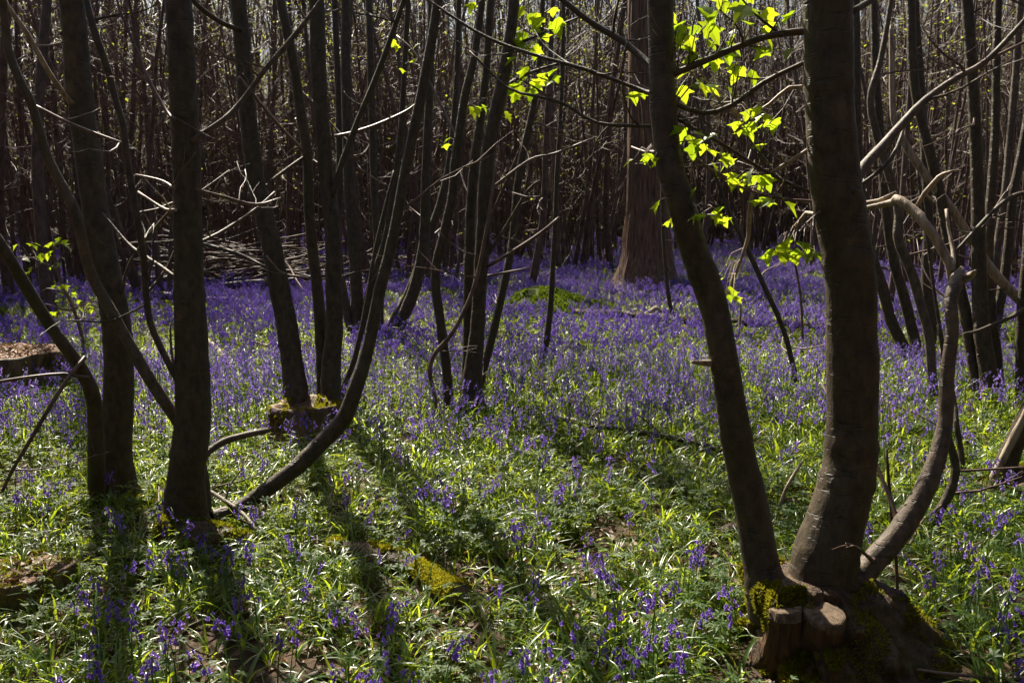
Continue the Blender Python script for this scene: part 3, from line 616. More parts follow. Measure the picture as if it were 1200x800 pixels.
# ---- coppice farther back with stems fanning from one foot
base = on_ground(440, 398)
tF = Tree('coppice_tree', 'fan of slim dark stems splaying from one foot beyond the hollow stump', 'tree', base, 61); Yf = base.y; BLOCK.append((base.x, Yf, .3))
for pts, dy in (([(458, 396, 16), (470, 376, 15), (485, 340, 14), (495, 300, 14), (498, 270, 13), (499, 215, 11), (501, 160, 10), (504, 90, 9), (506, 0, 8)], .2),
                ([(452, 396, 12), (462, 374, 11), (478, 345, 10), (495, 300, 10), (508, 262, 9), (518, 230, 9), (528, 180, 8), (535, 100, 7), (538, 0, 6)], .5),
                ([(422, 396, 16), (420, 377, 15), (416, 305, 14), (410, 230, 13), (407, 150, 12), (405, 60, 11), (405, 0, 10)], .3),
                ([(444, 392, 10), (445, 340, 10), (443, 290, 10), (439, 230, 9), (437, 160, 9), (434, 60, 8), (432, 0, 8)], .7),
                ([(430, 398, 12), (428, 370, 10), (436, 330, 9), (452, 280, 8), (462, 220, 8), (470, 150, 7), (475, 60, 6), (478, 0, 6)], -.2),
                ([(415, 398, 12), (408, 370, 11), (400, 330, 10), (396, 280, 9), (398, 200, 8), (396, 100, 7), (392, 0, 7)], .6)):
    tF.stem(pts, dy, Yf, 10, 'bark', 10, .08, 'stem', 12, 4, L=1.5)
# ---- coppice in the middle
base = on_ground(548, 487)
tE = Tree('coppice_tree', 'clump of five slim dark stems standing together in the open bluebells', 'tree', base, 71); Ye = base.y; BLOCK.append((base.x, Ye, .14))
sE, EP, EQ = tE.stem([(552, 487, 27), (554, 440, 22), (559, 390, 17), (562, 340, 16), (566, 280, 17), (572, 180, 17), (588, 100, 16), (598, 40, 14), (602, 0, 13)], .2, Ye, 9.5, 'bark', 16, .05, 'stem', 14, 3, kn=4, leaf=.6, flare=.3)
tE.stem([(544, 480, 13), (548, 420, 12), (549, 360, 12), (550, 300, 12), (552, 240, 12), (557, 180, 11), (563, 140, 10), (570, 80, 9), (573, 30, 9), (575, 0, 9)], .4, Ye + .12, 9, 'bark', 12, .05, 'stem', 10, 3, leaf=.6)
tE.stem([(526, 480, 12), (523, 430, 11), (516, 377, 11), (510, 322, 11), (520, 275, 11), (530, 230, 11), (534, 185, 11), (545, 112, 10), (555, 70, 9), (565, 0, 8)], .3, Ye + .05, 9, 'bark', 12, .05, 'stem', 10, 3, leaf=.6)
tE.stem([(560, 458, 10), (570, 420, 10), (581, 377, 9), (591, 332, 9), (600, 285, 9), (605, 230, 9), (611, 190, 9), (625, 125, 8), (632, 75, 7), (636, 0, 6)], .5, Ye + .3, 8.5, 'bark', 10, .06, 'stem', 10, 3, leaf=.6)
tE.stem([(510, 470, 5), (504, 440, 5), (505, 425, 5), (512, 411, 5), (531, 389, 5), (550, 351, 5), (560, 320, 5), (566, 290, 4), (575, 240, 4), (582, 190, 3)], .1, Ye - .1, None, 'twig', 8, .05, 'stem', 0, 2)
tE.branch([(566, 315, 4), (574, 311, 4), (605, 292, 4), (635, 272, 4), (655, 255, 3)], Ye + .15, -.3, 'twig', sE, 1)
tE.branch([(568, 305, 4), (574, 296, 4), (595, 262, 4), (620, 222, 4), (633, 212, 3)], Ye + .15, -.2, 'bark_grey', sE, 1)
tE.branch([(572, 226, 4), (575, 222, 4), (620, 188, 3), (650, 180, 3), (700, 160, 2)], Ye + .2, -.2, 'twig', sE, 3)
tE.branch([(566, 324, 3), (600, 318, 3), (620, 314, 2)], Ye + .15, .1, 'twig', sE, 0)
LE = [(615, 6, 24), (610, 32, 24), (624, 30, 20), (655, 19, 22), (644, 25, 16), (607, 46, 22), (617, 17, 24), (630, 14, 20), (636, 40, 18), (600, 60, 18), (650, 8, 20), (627, 48, 20)]
tE.branch([(594, 60, 5), (605, 52, 4), (630, 42, 3), (660, 28, 3), (680, 20, 2)], Ye + .2, -.1, 'bark', sE, 1, leaves=LE)
LE2 = [(637, 62, 16), (651, 81, 20), (637, 92, 20), (620, 96, 22), (605, 110, 20), (602, 87, 22), (620, 77, 24), (595, 107, 20), (612, 100, 22), (628, 88, 20), (610, 78, 22), (598, 96, 18), (645, 95, 16), (557, 125, 16), (591, 130, 16), (564, 122, 14)]
tE.branch([(578, 115, 5), (594, 100, 4), (620, 86, 4), (650, 76, 3), (670, 70, 2)], Ye + .2, .1, 'bark', sE, 2, leaves=LE2)
LE3 = [(529, 161, 14), (492, 51, 12), (487, 71, 12), (470, 80, 12), (465, 52, 12), (478, 60, 10), (535, 164, 12), (555, 2, 16)]
tE.branch([(536, 165, 4), (520, 130, 3), (500, 90, 3), (484, 60, 3), (465, 42, 2)], Ye + .3, .5, 'twig', sE, 1, leaves=LE3)
# ---- the oak
base = on_ground(757, 343)
tO = Tree('oak_tree', 'massive old oak trunk with furrowed bark rising out of the bluebells', 'tree', base, 81); Yo = base.y; BLOCK.append((base.x, Yo, .6))
P, Q = trace([(757, 348, 118), (757, 338, 96), (757, 325, 76), (758, 300, 60), (758, 250, 49), (757, 190, 43), (756, 100, 39), (754, 0, 36)], Yo, 0); P2, Q2 = carry_up(P, Q, 15, tO.r); RP, RQ = resample(P2, Q2, .12)
mb = MB(); tube(mb, RP, RQ, 72, False, True, .03, 2.0, furrow=.07); tk = mb.build('trunk', M['bark_oak'], tO.o)
mb = MB(); twigs(mb, tO.r, RP, [q * 1.3 for q in RQ], 26, .55, .99, 4.5, 9, .8, (0, .9), .5, .07, 6); mb.build('crown', [M['bark_oak'], M['far_leaf']], tO.o)
# ---- slim saplings standing alone
def sapling(name, label, pts, dY, m, top, seed, low=2, crown=5, leaves=None, Y=None, cat='sapling', group=None):
    b = on_ground(pts[0][0], pts[0][1]) if Y is None else at(pts[0][0], pts[0][1], Y); t = Tree(name, label, cat, b, seed, group)
    o, RP, RQ = t.stem(pts, dY, b.y, top, m, 8, .05, 'stem', crown, low, L=.8); return t, o
sapling('sapling', 'slim bare sapling in the bluebells near the mossy mound', [(632, 432, 9), (640, 400, 8), (645, 360, 7), (648, 310, 6), (651, 250, 6), (653, 200, 6), (656, 150, 5), (659, 80, 5), (660, 0, 5)], .2, 'bark', 7, 91)
sapling('sapling', 'leaning bare sapling between the oak and the thick grey stem', [(936, 462, 7), (920, 392, 6), (894, 332, 6), (875, 290, 6), (858, 256, 5), (840, 210, 4), (825, 160, 3), (812, 90, 3)], .3, 'bark', None, 92, 3, 0)
sapling('sapling', 'thread-thin upright sapling beneath the bright leaf spray', [(941, 424, 4), (940, 380, 3), (938, 345, 3), (931, 306, 2.5), (925, 290, 2)], .1, 'twig', None, 93, 2, 0)
sapling('sapling', 'thin straight sapling in front of the oak trunk', [(793, 385, 5), (784, 350, 5), (778, 290, 4), (776, 230, 4), (775, 150, 3), (772, 60, 3)], .2, 'bark', 6, 94)
sapling('dead_sapling', 'thin black dead stem standing beside the mossy stool', [(1044, 757, 4), (1051, 710, 4), (1050, 657, 4), (1044, 594, 4), (1039, 526, 3)], .05, 'bark', None, 95, 0, 0, Y=Yi + .15, cat='dead stem')
sapling('sapling', 'short wavy stem behind the broken curved stem', [(1092, 622, 12), (1100, 600, 11), (1112, 579, 11), (1120, 552, 10), (1115, 525, 9), (1108, 500, 8), (1104, 460, 7), (1106, 420, 6), (1100, 380, 5)], .1, 'bark', None, 96, 3, 0)
sapling('sapling', 'thin dark sapling close behind the broken curved stem', [(1130, 570, 8), (1126, 530, 7), (1120, 490, 7), (1118, 470, 6), (1108, 420, 5), (1096, 350, 4), (1088, 290, 4), (1075, 200, 3)], .5, 'bark', None, 97, 3, 0)
tS, oS = sapling('sapling', 'leafy little sapling with fresh yellow-green leaves beside the root-flared trunk', [(98, 425, 5), (97, 400, 4), (90, 372, 4), (80, 348, 3.5), (70, 328, 3), (64, 305, 3), (62, 285, 2)], .1, 'twig', None, 98, 3, 0)
Ys = tS.loc.y; r98 = random.Random(98)
for pts, ls in (([(66, 315, 2.5), (50, 308, 2), (35, 302, 1.8), (18, 301, 1.5)], [(62 + r98.uniform(-42, 10), 296 + r98.uniform(-12, 22), r98.uniform(8, 12)) for i in range(22)]),
                ([(64, 300, 2), (63, 290, 2), (72, 286, 1.5), (78, 290, 1)], [(65 + r98.uniform(-8, 12), 284 + r98.uniform(-8, 8), r98.uniform(9, 13)) for i in range(9)]),
                ([(78, 345, 2), (66, 340, 2), (55, 338, 1.5), (48, 342, 1)], [(66 + r98.uniform(-18, 20), 340 + r98.uniform(-8, 8), r98.uniform(7, 10)) for i in range(12)]),
                ([(85, 362, 2), (95, 358, 2), (105, 354, 1.5), (114, 352, 1)], [(100 + r98.uniform(-12, 14), 356 + r98.uniform(-7, 7), r98.uniform(7, 10)) for i in range(10)]),
                ([(85, 364, 2), (72, 362, 2), (60, 358, 1.5), (52, 356, 1)], [(66 + r98.uniform(-14, 16), 356 + r98.uniform(-7, 10), r98.uniform(7, 10)) for i in range(12)])):
    tS.branch(pts, Ys, -.1, 'twig', oS, 0, leaves=ls[::2] + ls[1::4], copies=1)
# ---- right-hand coppices
base = on_ground(1070, 425)
tJ = Tree('coppice_tree', 'dark stems leaning apart behind the broken curved stem, one of them pale', 'tree', base, 101); Yj = base.y; BLOCK.append((base.x, Yj, .3))
tJ.stem([(1066, 425, 14), (1062, 412, 13), (1045, 377, 12), (1032, 330, 12), (1022, 300, 11), (1012, 250, 10), (1006, 180, 10), (1004, 100, 9), (1003, 0, 8)], .4, Yj, 9, 'bark', 10, .08, 'stem', 10, 4)
tJ.stem([(1076, 425, 14), (1072, 400, 12), (1060, 350, 12), (1046, 300, 11), (1038, 240, 11), (1032, 160, 10), (1026, 80, 9), (1024, 0, 8)], .5, Yj, 9, 'bark', 10, .08, 'stem', 10, 4)
tJ.stem([(1096, 482, 11), (1092, 435, 10), (1088, 390, 11), (1077, 350, 11), (1070, 325, 11), (1060, 300, 11), (1052, 277, 11), (1053, 247, 10), (1042, 205, 10), (1028, 160, 9), (1020, 115, 8), (1032, 70, 7), (1042, 15, 6), (1046, -20, 6)], .2, on_ground(1096, 482).y, 6, 'bark_grey', 10, .06, 'stem', 6, 3, label='pale kinked stem')
tJ.stem([(1088, 428, 12), (1092, 380, 12), (1086, 330, 12), (1088, 260, 11), (1084, 180, 10), (1078, 90, 10), (1072, 0, 9)], .4, Yj, 9, 'bark', 10, .08, 'stem', 10, 4)
base = on_ground(1162, 476)
tK = Tree('coppice_tree', 'straight dark trunks joined at one foot, crossed by the leaning pale pole', 'tree', base, 111); Yk2 = base.y; BLOCK.append((base.x, Yk2, .25))
tK.stem([(1163, 478, 24), (1158, 435, 20), (1150, 380, 18), (1147, 300, 16), (1145, 200, 14), (1140, 100, 13), (1133, 0, 13)], .3, Yk2, 9.5, 'bark', 14, .06, 'stem', 10, 4, kn=3)
tK.stem([(1150, 474, 16), (1140, 420, 14), (1130, 360, 13), (1115, 300, 13), (1102, 230, 12), (1090, 180, 12), (1076, 125, 11), (1069, 70, 11), (1067, 0, 10)], .5, Yk2 + .1, 9.5, 'bark', 12, .06, 'stem', 10, 4)
tK.stem([(1170, 476, 15), (1168, 430, 14), (1163, 380, 13), (1158, 320, 12), (1160, 250, 11), (1166, 160, 10), (1168, 60, 9), (1170, 0, 9)], .5, Yk2 + .2, 9.5, 'bark', 12, .06, 'stem', 10, 4)
base = on_ground(1165, 398)
tM = Tree('coppice_tree', 'pair of sun-edged poles rising close together behind the leaning pale pole', 'tree', base, 112); Ym = base.y
tM.stem([(1157, 398, 9), (1160, 360, 9), (1170, 280, 9), (1177, 230, 8), (1182, 180, 8), (1190, 90, 8), (1196, 0, 7)], .3, Ym, 9.5, 'bark_grey', 10, .1, 'stem', 10, 5)
tM.stem([(1166, 398, 11), (1169, 370, 11), (1180, 305, 11), (1187, 230, 10), (1197, 180, 10), (1212, 90, 9), (1226, 0, 9)], .3, Ym, 9.5, 'bark', 10, .1, 'stem', 10, 5)
b0 = on_ground(1296, 470)
tP = Tree('leaning_pole', 'long pale dead pole leaning across the dark trunks', 'pole', b0, 113)
tP.stem([(1296, 470, 12), (1250, 412, 11), (1200, 357, 11), (1165, 320, 11), (1140, 285, 11), (1120, 252, 10), (1092, 215, 10), (1067, 180, 9), (1050, 147, 8), (1046, 120, 7), (1045, 62, 6), (1044, 30, 4)], .35, b0.y, None, 'dead', 10, .05, 'stem', 0, 2, kn=4)
base = on_ground(1180, 582)
tR = Tree('coppice_tree', 'low dark stool with a pale split stem slanting out of the picture edge', 'tree', base + Vector((.1, 0, 0)), 121); Yr2 = base.y; BLOCK.append((base.x + .1, Yr2, .22))
tR.o['label'] = 'low dark stool with a pale split stem slanting away to one side'
g0 = tR.loc.z; mb = lathe(tR.loc.x, Yr2, [(g0 - .05, .24, 0, 0), (g0 + .04, .2, 0, 0), (g0 + .1, .15, .02, 0), (g0 + .15, .09, .04, 0), (g0 + .17, .03, .05, 0)], 36, tR.r, .12, 5, 9, .03, 2); mb.face(tuple(len(mb.v) - 36 + k for k in range(36))); stx = mb.build('stool', M['stump'], tR.o)
moss_on(mb, stx, tR.r, 1500, lambda c, n: n.z > .3 and noise.noise(c * 9) > .1, .014)
tR.stem([(1172, 572, 26), (1182, 535, 24), (1198, 500, 20), (1218, 450, 18), (1235, 390, 16), (1248, 300, 15), (1255, 150, 14), (1258, 0, 13)], .1, Yr2, 8, 'bark', 14, .05, 'stem', 8, 0)
tR.stem([(1163, 560, 8), (1178, 532, 9), (1190, 508, 9), (1205, 478, 8), (1222, 430, 7), (1238, 350, 6)], .0, Yr2 - .06, None, 'dead', 10, .05, 'stem', 0, 0, root=False)
base = on_ground(1200, 474)
tQ = Tree('pole_tree', 'dark upright pole with an upcurved side branch at the edge of the clearing', 'tree', base, 122); Yq = base.y
tQ.stem([(1199, 476, 16), (1198, 430, 15), (1199, 370, 15), (1205, 300, 14), (1210, 200, 13), (1214, 100, 12), (1216, 0, 11)], .1, Yq, 9, 'bark', 12, .07, 'trunk', 10, 0)
tQ.branch([(1204, 226, 6), (1190, 229, 6), (1172, 240, 5), (1150, 262, 5), (1135, 278, 4), (1122, 292, 3)], Yq, -.4, 'bark', None, 2)
tQ.branch([(1200, 362, 6), (1188, 370, 5), (1165, 380, 5), (1145, 388, 4), (1130, 391, 3)], Yq, -.3, 'bark', None, 1)

# ---------------------------------------------------------------- stumps, logs and fallen wood
r = random.Random(200)
TOPS = []
def stump(name, label, px, py, wpx, hpx, seed, cat='stump', squash=1.0):
    b = on_ground(px, py); s = px_m(b); rad = wpx * .5 * s; h = hpx * s; Y = b.y + rad * .7; x = at(px, py, Y).x; g0 = gz(x, Y); BLOCK.extend([(x, Y, rad * 1.05), (x + rad * .4, Y - rad * .75, rad * .55), (x - rad * .3, Y - rad * .8, rad * .5), (x + rad * .5, Y - rad * 1.3, rad * .45)]); TOPS.append((x, Y, rad * .85, g0 + h)); rr = random.Random(seed)
    o = thing(name, label, cat, (x, Y, g0)); k = 54
    prof = [(g0 - .08, rad * 1.25, 0, 0), (g0, rad * 1.15, 0, 0), (g0 + h * .3, rad * 1.04, 0, 0), (g0 + h * .65, rad, 0, 0), (g0 + h * .97, rad * 1.0, 0, 0), (g0 + h * 1.02, rad * .97, 0, 0), (g0 + h * .96, rad * .8, 0, 0), (g0 + h * .98, rad * .4, 0, 0), (g0 + h * .9, .02, 0, 0)]
    mb = lathe(x, Y, prof, k, rr, .07, 6, 9, rad * .13, seed, squash)
    for i, f in enumerate(mb.f): mb.m[i] = 1 if i >= 5 * k else 0
    mb.face(tuple(len(mb.v) - k + i for i in range(k)), 1); body = mb.build('stump_body', [M['stump_warm'], M['litter_top']], o); return o, mb, body, rr
o, mb, body, rr = stump('tree_stump', 'wide rotten stump with crumbled reddish litter on its flat top', 14, 470, 122, 52, 201)
moss_on(mb, body, rr, 1500, lambda c, n: n.x > .2 and noise.noise(c * 8) > .1, .014)
o, mb, body, rr = stump('tree_stump', 'small low stump covered with dry leaves and grass, with a dark hollow side', 28, 716, 105, 34, 202)
moss_on(mb, body, rr, 2500, lambda c, n: n.z > .2 and noise.noise(c * 8) > .0, .014)
def log(name, label, pts, Y=None, m='stump', sides=14, moss=0, cat='log', group=None, lift=.5, rough=.12, parent_sub=0, seed=1, endmat='cut', dz=0.0):
    """A log lying on the ground along photo points (x, y, thickness): each point rests on the ground."""
    rr = random.Random(seed); P, Q = [], []
    for px, py, wd in pts:
        g = on_ground(px, py); q = wd * .5 * px_m(g); g.z = gz(g.x, g.y) + q * lift + dz; P.append(g); Q.append(q)
    o = thing(name, label, cat, (P[0].x, P[0].y, gz(P[0].x, P[0].y)), group); RP, RQ = resample(P, Q, .04)
    if max(Q) > .03: BLOCK.extend((p.x, p.y - q * .6, q * 1.25) for p, q in zip(RP[::2], RQ[::2]))
    mb = MB(); tube(mb, RP, RQ, sides, True, True, rough, 9, 0, 1)
    if parent_sub: twigs(mb, rr, RP, RQ, parent_sub, .1, .9, .3, 1, 0, (0, 1.0), .5)
    b = mb.build('log_body', [M[m], M[endmat]], o)
    if moss: moss_on(mb, b, rr, moss, lambda c, n: n.z > .15 and noise.noise(c * 5) > -.35, .014)
    return o
log('sawn_log', 'short sawn log with mossy top lying against the foot of the upright stem', [(191, 640, 34), (215, 643, 36), (255, 645, 34), (287, 648, 30)], moss=2200, seed=211, lift=.7)
log('mossy_log', 'rotten mossy log half sunk in leaves between bluebells', [(388, 648, 24), (420, 655, 30), (455, 664, 32), (490, 672, 26), (515, 690, 30), (538, 705, 36)], moss=7000, seed=212, rough=.22)
log('mossy_log', 'thin mossy branch on the ground running behind the upright stem', [(78, 612, 12), (105, 606, 14), (135, 602, 14), (170, 596, 13), (200, 590, 11)], moss=1500, seed=213, sides=10)
log('mossy_log', 'long slender mossy log lying across the clearing below the oak', [(670, 374, 7), (700, 379, 9), (740, 381, 9), (790, 386, 9), (850, 389, 10), (910, 391, 10), (960, 393, 9), (1030, 391, 9), (1100, 388, 8), (1210, 386, 8)], moss=9000, seed=214, sides=8, lift=2.6)
log('fallen_branch', 'bare forked branch propped on the slender mossy log', [(742, 385, 4), (757, 380, 6), (768, 376, 7), (776, 376, 5)], m='dead', seed=215, sides=7, lift=4, parent_sub=2, cat='branch')
log('fallen_branch', 'long thin brown branch lying in the bluebells of the open clearing', [(648, 500, 6), (672, 508, 7), (700, 516, 7), (730, 520, 7), (762, 527, 7), (800, 533, 7), (850, 542, 6), (880, 548, 4)], m='bark', seed=216, sides=8, lift=4.5, parent_sub=4, cat='branch')
log('fallen_pole', 'smooth grey pole lying on the bluebells in front of the brushwood pile', [(140, 342, 7), (150, 347, 8), (170, 354, 9), (202, 358, 9), (240, 360, 8), (275, 358, 7)], m='bark_grey', seed=217, sides=8, lift=2.6, cat='pole')
log('fallen_branch', 'straight dry stick lying beside the low leaf-covered stump', [(92, 668, 4), (120, 667, 5), (150, 667, 5), (173, 667, 5)], m='bark', seed=218, sides=6, lift=4, cat='branch')
log('fallen_branch', 'crumbling chunk of broken wood behind the thick left stem of the mossy stool', [(840, 632, 14), (856, 628, 20), (872, 622, 18)], m='stump', seed=219, rough=.25, cat='branch')
log('fallen_branch', 'slim dark stick pointing at the mossy stool', [(790, 764, 4), (820, 746, 5), (850, 728, 5), (878, 716, 5)], m='bark', seed=220, sides=6, lift=8, cat='branch')
log('fallen_branch', 'crooked dead branch in the bluebells beside the grey-stemmed hollow stump', [(243, 408, 5), (255, 420, 6), (268, 434, 6), (274, 440, 5)], m='dead', seed=221, sides=7, lift=4, parent_sub=2, cat='branch')
log('fallen_branch', 'pale slender branch lying under the lone slim sapling', [(262, 404, 4), (300, 410, 4), (335, 416, 3)], m='dead', seed=222, sides=6, lift=4, cat='branch')['label'] = 'pale slender branch lying below the brushwood pile'
log('fallen_branch', 'short dark twig curving up from the leaves of the open ground', [(257, 775, 7), (263, 762, 7), (272, 745, 6), (277, 728, 5)], m='bark', seed=223, sides=7, lift=3, cat='branch')
log('fallen_branch', 'crooked root-like branch in the leaf litter at the front', [(360, 790, 10), (385, 784, 12), (410, 795, 11)], m='bark', seed=224, sides=8, cat='branch')['label'] = 'crooked root-like branch in bare leaf litter'
log('fallen_branch', 'thin broken branch with side twigs trailing from the arching stem', [(236, 596, 5), (258, 610, 5), (285, 628, 5), (304, 644, 4)], m='bark_grey', seed=225, sides=6, lift=10, parent_sub=3, cat='branch')
# pale sticks still standing
def stick(label, pts, Y, dY, m='dead', name='dead_stick'):
    P, Q = trace(pts, Y, dY, .02, 3.0); o = thing(name, label, 'stick', (P[0].x, P[0].y, gz(P[0].x, P[0].y))); RP, RQ = resample(P, Q, .03); mb = MB(); tube(mb, RP, RQ, 7, True, True, .08, 20); mb.build('stick_body', M[m], o)
stick('pale curved stick standing up behind the mossy stool', [(905, 622, 4), (908, 610, 4), (920, 575, 4.5), (932, 553, 4), (940, 541, 3)], on_ground(906, 622).y, .1)
stick('short white stick upright in bluebells behind the thick left stem', [(864, 404, 3), (866, 385, 3), (868, 365, 3), (867, 350, 2)], on_ground(864, 404).y, .1)
# ---- moss mound
g = MOUND; mo = thing('moss_mound', 'low hummock covered with bright moss among the bluebells', 'mound', (g.x, g.y, gz(g.x, g.y))); BLOCK.extend([(g.x - .1, g.y + .15, .42), (g.x - .1, g.y - .35, .3), (g.x - .3, g.y - .2, .3), (g.x + .3, g.y - .2, .3)])
z0 = gz(g.x, g.y); mb = lathe(g.x, g.y + .2, [(z0 - .08, 1.05, 0, 0), (z0 + .03, .92, .05, 0), (z0 + .12, .70, .08, 0), (z0 + .22, .48, .0, 0), (z0 + .32, .28, -.09, 0), (z0 + .38, .12, -.12, 0), (z0 + .39, .01, -.12, 0)], 64, r, .16, 4, 4.5, .13, 6)
mm = mb.build('mound_body', M['moss_base'], mo); moss_on(mb, mm, r, 14000, lambda c, n: n.z > .1 and noise.noise(c * 4) > -.25, .03, push=.012, m='moss_green')
# ---- brushwood pile: every pole is a thing
GP = 'poles of the brushwood pile'
def brush(n, x0, x1, py0, depth, hmax, seed, label, group):
    rr = random.Random(seed); kinds = []
    for k in range(8):
        L = rr.uniform(1.2, 3.2); pts = [Vector((-L / 2, 0, 0))]
        for j in range(5): pts.append(pts[-1] + Vector((L / 5, rr.uniform(-.09, .09), rr.uniform(-.07, .07))))
        q = rr.uniform(.02, .05); RP, RQ = resample(pts, [q * (1 - .12 * j) for j in range(6)], .12); mb = MB(); tube(mb, RP, RQ, 7, True, True, .08, 12, 0, 1)
        if k % 2: twigs(mb, rr, RP, RQ, 3, .2, .9, .6, 1, 0, (-.2, .6), .5)
        kinds.append(mb.data('brush_pole', [M[('brash', 'brash', 'bark_grey', 'brash')[k % 4]], M['cut']]))
    for i in range(n):
        t = rr.random(); px = x0 + (x1 - x0) * t; b = on_ground(px, py0 - rr.uniform(0, depth)); hh = hmax * (1 - abs(2 * t - .9) ** 2 * .6)
        o = bpy.data.objects.new('brush_pole', kinds[i % 8]); col.objects.link(o); z = gz(b.x, b.y) + .04 + hh * (i / n) * rr.uniform(.5, 1)
        o.location = (b.x, b.y, z); o.rotation_euler = (rr.uniform(0, 6.28), rr.gauss(0, .17), rr.gauss(.0, .42)); tag(o, label, 'pole', group)
brush(135, 195, 410, 347, 26, .95, 231, 'bare grey-brown pole lying in the low brushwood pile', GP)
brush(26, 430, 505, 332, 14, .5, 232, 'bare stick in the small brash heap beyond the fan of dark stems', 'sticks of the small brash heap')
brush(22, 1120, 1240, 345, 18, .6, 233, 'bare stick in the brash heap behind the sun-edged poles', 'sticks of the far brash heap')

# ---------------------------------------------------------------- the wood behind: poles and coppices, each a tree of its own
r = random.Random(300)
def pole_lines(rr, H, rad, lean, az, bow=.3):
    pts, q = [Vector((0, 0, -.08))], [rad * 1.25]; n = 9; d = Vector((math.sin(lean) * math.cos(az), math.sin(lean) * math.sin(az), math.cos(lean))); p = Vector((0, 0, 0)); 
    for i in range(n):
        d = (d + Vector((rr.uniform(-.11, .11), rr.uniform(-.11, .11), .035 + bow * .05))).normalized(); p = p + d * (H / n); pts.append(p.copy()); q.append(rad * (1 - .78 * (i + 1) / n))
    return resample(pts, q, .45)
def make_pole(rr, H, rad, leaf):
    mb = MB(); RP, RQ = pole_lines(rr, H, rad, rr.uniform(.02, .2), rr.uniform(0, 6.28)); tube(mb, RP, RQ, 8, False, True, .05, 3); tr = mb.data('trunk', M['bark_far'])
    cb = MB(); twigs(cb, rr, RP, RQ, 26, .45, .99, 1.5, 6, leaf, (0, 1.0)); twigs(cb, rr, RP, RQ, 12, .05, .5, 1.0, 4, leaf * .4, (-.3, .6), .3); return tr, cb.data('crown', [M['twig'], M['far_leaf']])
def make_coppice(rr, ns, H, leaf):
    out = []; cb = MB(); a0 = rr.uniform(0, 6.28)
    for k in range(ns):
        az = a0 + k * 6.283 / ns + rr.uniform(-.5, .5); off = Vector((math.cos(az), math.sin(az), 0)) * rr.uniform(.08, .28)
        RP, RQ = pole_lines(rr, H * rr.uniform(.7, 1.1), rr.uniform(.02, .058), rr.uniform(.03, .4), az + rr.uniform(-.6, .6), .5); RP = [p + off for p in RP]; mb = MB(); tube(mb, RP, RQ, 7, False, True, .05, 3); out.append(mb.data('stem', M['bark_far']))
        twigs(cb, rr, RP, RQ, 14, .4, .99, 1.4, 6, leaf * .8, (0, 1.0)); twigs(cb, rr, RP, RQ, 7, .05, .5, 1.0, 4, leaf * .4, (-.3, .7), .3)
    return out, cb.data('crown', [M['twig'], M['far_leaf']])
LOOKS_P = [('tall straight pole', .25), ('slender pole with sparse green leaves', 1.2), ('slim leaning pole', .2), ('thin crooked pole', .5), ('pole hazed with young green leaves', 2.4)]
LOOKS_C = [('many-stemmed bare coppice', .2, 7), ('few-stemmed coppice with sparse leaves', .9, 4), ('dense coppice of thin stems', .3, 8), ('coppice greening with young leaves', 2.4, 5), ('wide-spreading bare coppice', .2, 6)]
poles = [make_pole(random.Random(310 + i), 9.5 + i % 3, .045 + .012 * (i % 4), LOOKS_P[i][1]) for i in range(5)]
copps = [make_coppice(random.Random(330 + i), LOOKS_C[i][2], 9.0 + i % 2, LOOKS_C[i][1]) for i in range(5)]
proto = {}
def place_tree(kind, i, x, y, rz, sc_, where):
    key = (kind, i)
    if key not in proto:
        if kind == 'p':
            o = thing('pole_tree', 'x', 'tree', (0, 0, 0)); parts = [('trunk', poles[i][0]), ('crown', poles[i][1])]
        else:
            o = thing('coppice_tree', 'x', 'tree', (0, 0, 0)); parts = [('stem', m) for m in copps[i][0]] + [('crown', copps[i][1])]
        for nm, me in parts: c = bpy.data.objects.new(nm, me); col.objects.link(c); c.parent = o
        proto[key] = o
    else: o = copy_tree(proto[key])
    o.location = (x, y, gz(x, y)); o.rotation_euler = (0, 0, rz); o.scale = (sc_,) * 3
    lb = f"{(LOOKS_P if kind == 'p' else LOOKS_C)[i][0]} {where}"; tag(o, lb, 'tree', 'trees: ' + lb)
def where_of(x, y):
    px = 600 + F_PX * x / (y + .01)
    if y < 13: return 'at the edge of the clearing'
    if px < 470: return 'in the wood behind the brushwood pile' if y < 24 else 'deep in the wood past the brushwood pile'
    if px < 700: return 'in the wood beyond the moss mound' if y < 24 else 'deep in the wood past the moss mound'
    if px < 960: return 'in the wood behind the oak' if y < 30 else 'deep in the wood past the oak'
    return 'in the wood behind the leaning pale pole' if y < 24 else 'deep in the wood past the leaning pale pole'
placed = [(t.loc.x, t.loc.y) for t in (tA, tB, tC, tE, tF, tI, tJ, tK, tO, tR)]
def try_place(kind, x, y, gap):
    if any((x - a) ** 2 + (y - b) ** 2 < gap * gap for a, b in placed): return False
    placed.append((x, y)); i = r.randrange(5); place_tree(kind, i, x, y, r.uniform(0, 6.28), r.uniform(.85, 1.2) + max(0, y - 20) * .018, where_of(x, y)); return True
for kind, px, py in (('c', 672, 322), ('c', 640, 318), ('p', 655, 330), ('c', 600, 312), ('p', 620, 345), ('c', 700, 312), ('c', 520, 330), ('p', 560, 310), ('c', 30, 350), ('c', 150, 335), ('p', 60, 372), ('c', 250, 318), ('c', 340, 312), ('c', 470, 330), ('p', 395, 322), ('c', 1010, 330), ('c', 1080, 345), ('p', 1040, 372),
                     ('c', 1130, 330), ('c', 1190, 340), ('p', 950, 325), ('p', 395, 352), ('c', 880, 300), ('p', 820, 312), ('c', 960, 296), ('p', 845, 296), ('c', 100, 318), ('c', 200, 308)):
    g = on_ground(px, py); try_place(kind, g.x, g.y, .5)
cnt = 0
